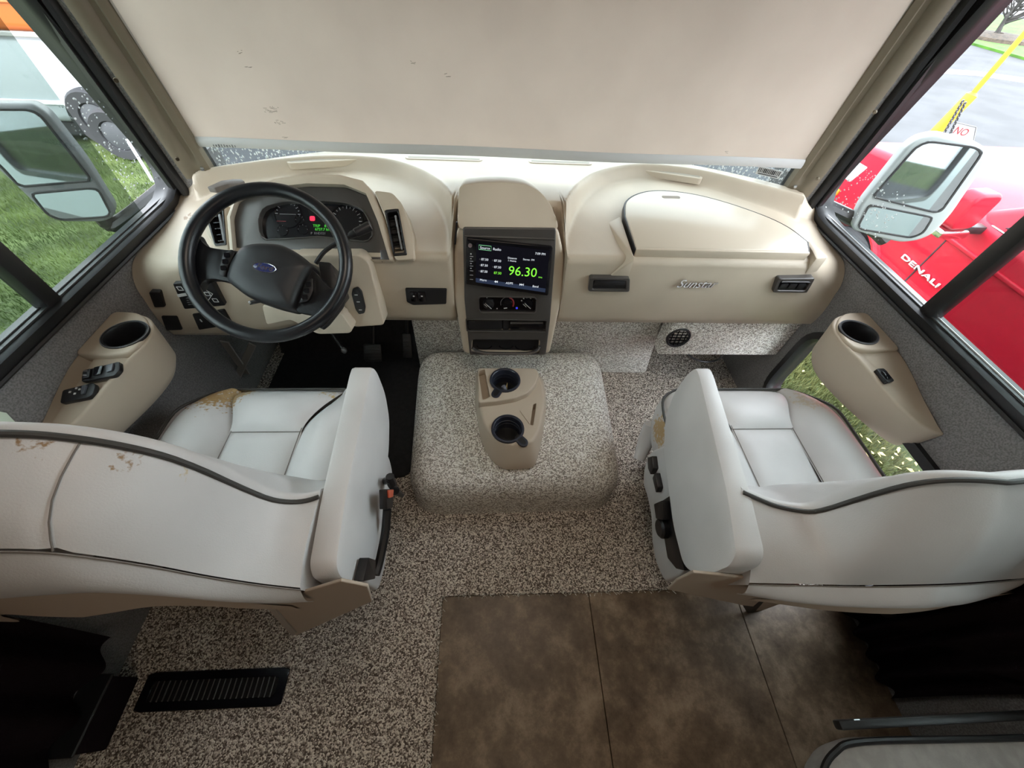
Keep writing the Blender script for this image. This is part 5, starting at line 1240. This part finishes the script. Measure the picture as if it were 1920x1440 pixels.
MB().prism(rpoly(q, .02), -.01, .0, Ms_).build('sign_plate', mat('sign_white', (.30, .30, .30), .5), sg)
MB().tube([(p[0]*.93, p[1]*.93, .001) for p in q], .006, 4, closed=True, M=Ms_).build('sign_border', mat('sign_black', (.1, .1, .1), .5), sg)
c = px_poly([(1802, 247)], Ms_)[0]; text('NO', Ms_, c[0], c[1], .13, mat('sign_red', (.25, .01, .015), .5), sg, 'sign_text', z=.002)
# bare tree on the far lawn
tb2 = thing('bare_tree', 'small bare young tree on the far green lawn', 'tree', at(1862, 76, 'z', GZ))
p = at(1862, 76, 'z', GZ); e = at(1888, 30, 'y', p.y); top = at(1915, 2, 'y', p.y)
BK = mat('bark_grey', (.06, .055, .05), .9)
tk = MB().tube([p, p.lerp(e, .5), e, top], [.10, .08, .06, .03], 7).build('trunk', BK, tb2)
br = MB()
for i in range(34):
    t_ = R.uniform(.35, 1); s_ = p.lerp(top, t_); d_ = Vector((R.uniform(-1, 1), R.uniform(-1, 1), R.uniform(.2, 1)))*R.uniform(.4, 1.3)
    br.tube([s_, s_+d_*.5, s_+d_+Vector((0, 0, .2))], [.03, .02, .008], 4)
stuff(br.build('branches', BK, tb2))
o = MB().lathe([(1.3, 0), (1.2, .10), (.5, .16), (.16, .16), (.16, 0)], 20, T((p.x, p.y, GZ+.06))).build('mulch_bed', mat('mulch', (.045, .032, .02), .9, nz=(10, .4)), None); tag(o, 'brown mulch ring around the bare young tree', 'mulch')
# neighbour vehicle on the lawn
nv = thing('trailer', 'white trailer with orange upper body parked on the lawn outside the driver window', 'trailer', (-6.5, 7, GZ))
TW = mat('trailer_white', (.42, .44, .46), .3); OR = mat('trailer_orange', (.42, .10, .02), .4)
MB().box((-7.4, 7.5, -.20), (5.6, 2.4, .94)).build('trailer_body', TW, nv, bevel=(.12, 4), smooth=50)
MB().box((-7.4, 7.5, .95), (5.6, 2.4, 1.36)).build('trailer_panel', OR, nv, bevel=(.10, 4), smooth=50)
MB().box((-7.4, 6.285, .27), (5.5, .05, .05)).build('belt_rail', mat('rail_grey', (.35, .33, .32), .4), nv, bevel=(.01, 1))
for k, z in enumerate((.55, .80, 1.1)): MB().box((-7.4, 6.29, z), (5.4, .03, .02)).build('body_rib', OR, nv, bevel=(.005, 1))
MB().box((-7.4, 6.29, -.42), (5.3, .03, .05)).build('skirt_rail', mat('skirt_white', (.85, .86, .87), .3), nv, bevel=(.01, 1))
MB().box((-7.2, 7.4, -.76), (5.0, 2.0, .2)).build('chassis', DKW, nv, bevel=(.03, 1))
for (px, py, rr) in ((192, 232, .36), (232, 272, .30)):
    c = at(px, py, 'y', 6.22 if px < 200 else 5.9)
    Mw_ = Matrix(((1, 0, 0, c.x), (0, 0, -1, c.y), (0, 1, 0, max(c.z, GZ+rr)), (0, 0, 0, 1)))
    MB().lathe([(.0001, .02), (rr*.3, .02), (rr*.55, .0), (rr*.6, .03), (rr*.93, .04), (rr, 0), (rr, -.2), (.0001, -.2)], 30, Mw_).build('trailer_wheel', DKW, nv)
    MB().lathe([(.0001, .03), (rr*.3, .03), (rr*.55, .012)], 20, Mw_).build('wheel_hub', mat('hub_grey', (.05, .052, .056), .6), nv)
cpt = [at(238, 262, 'y', 5.6), at(262, 300, 'y', 5.45), at(285, 338, 'y', 5.3), at(292, 352, 'y', 5.25)]
MB().tube(catmull(cpt, 5), .018, 8).build('fender', TW, nv)
bpy.context.view_layer.update()
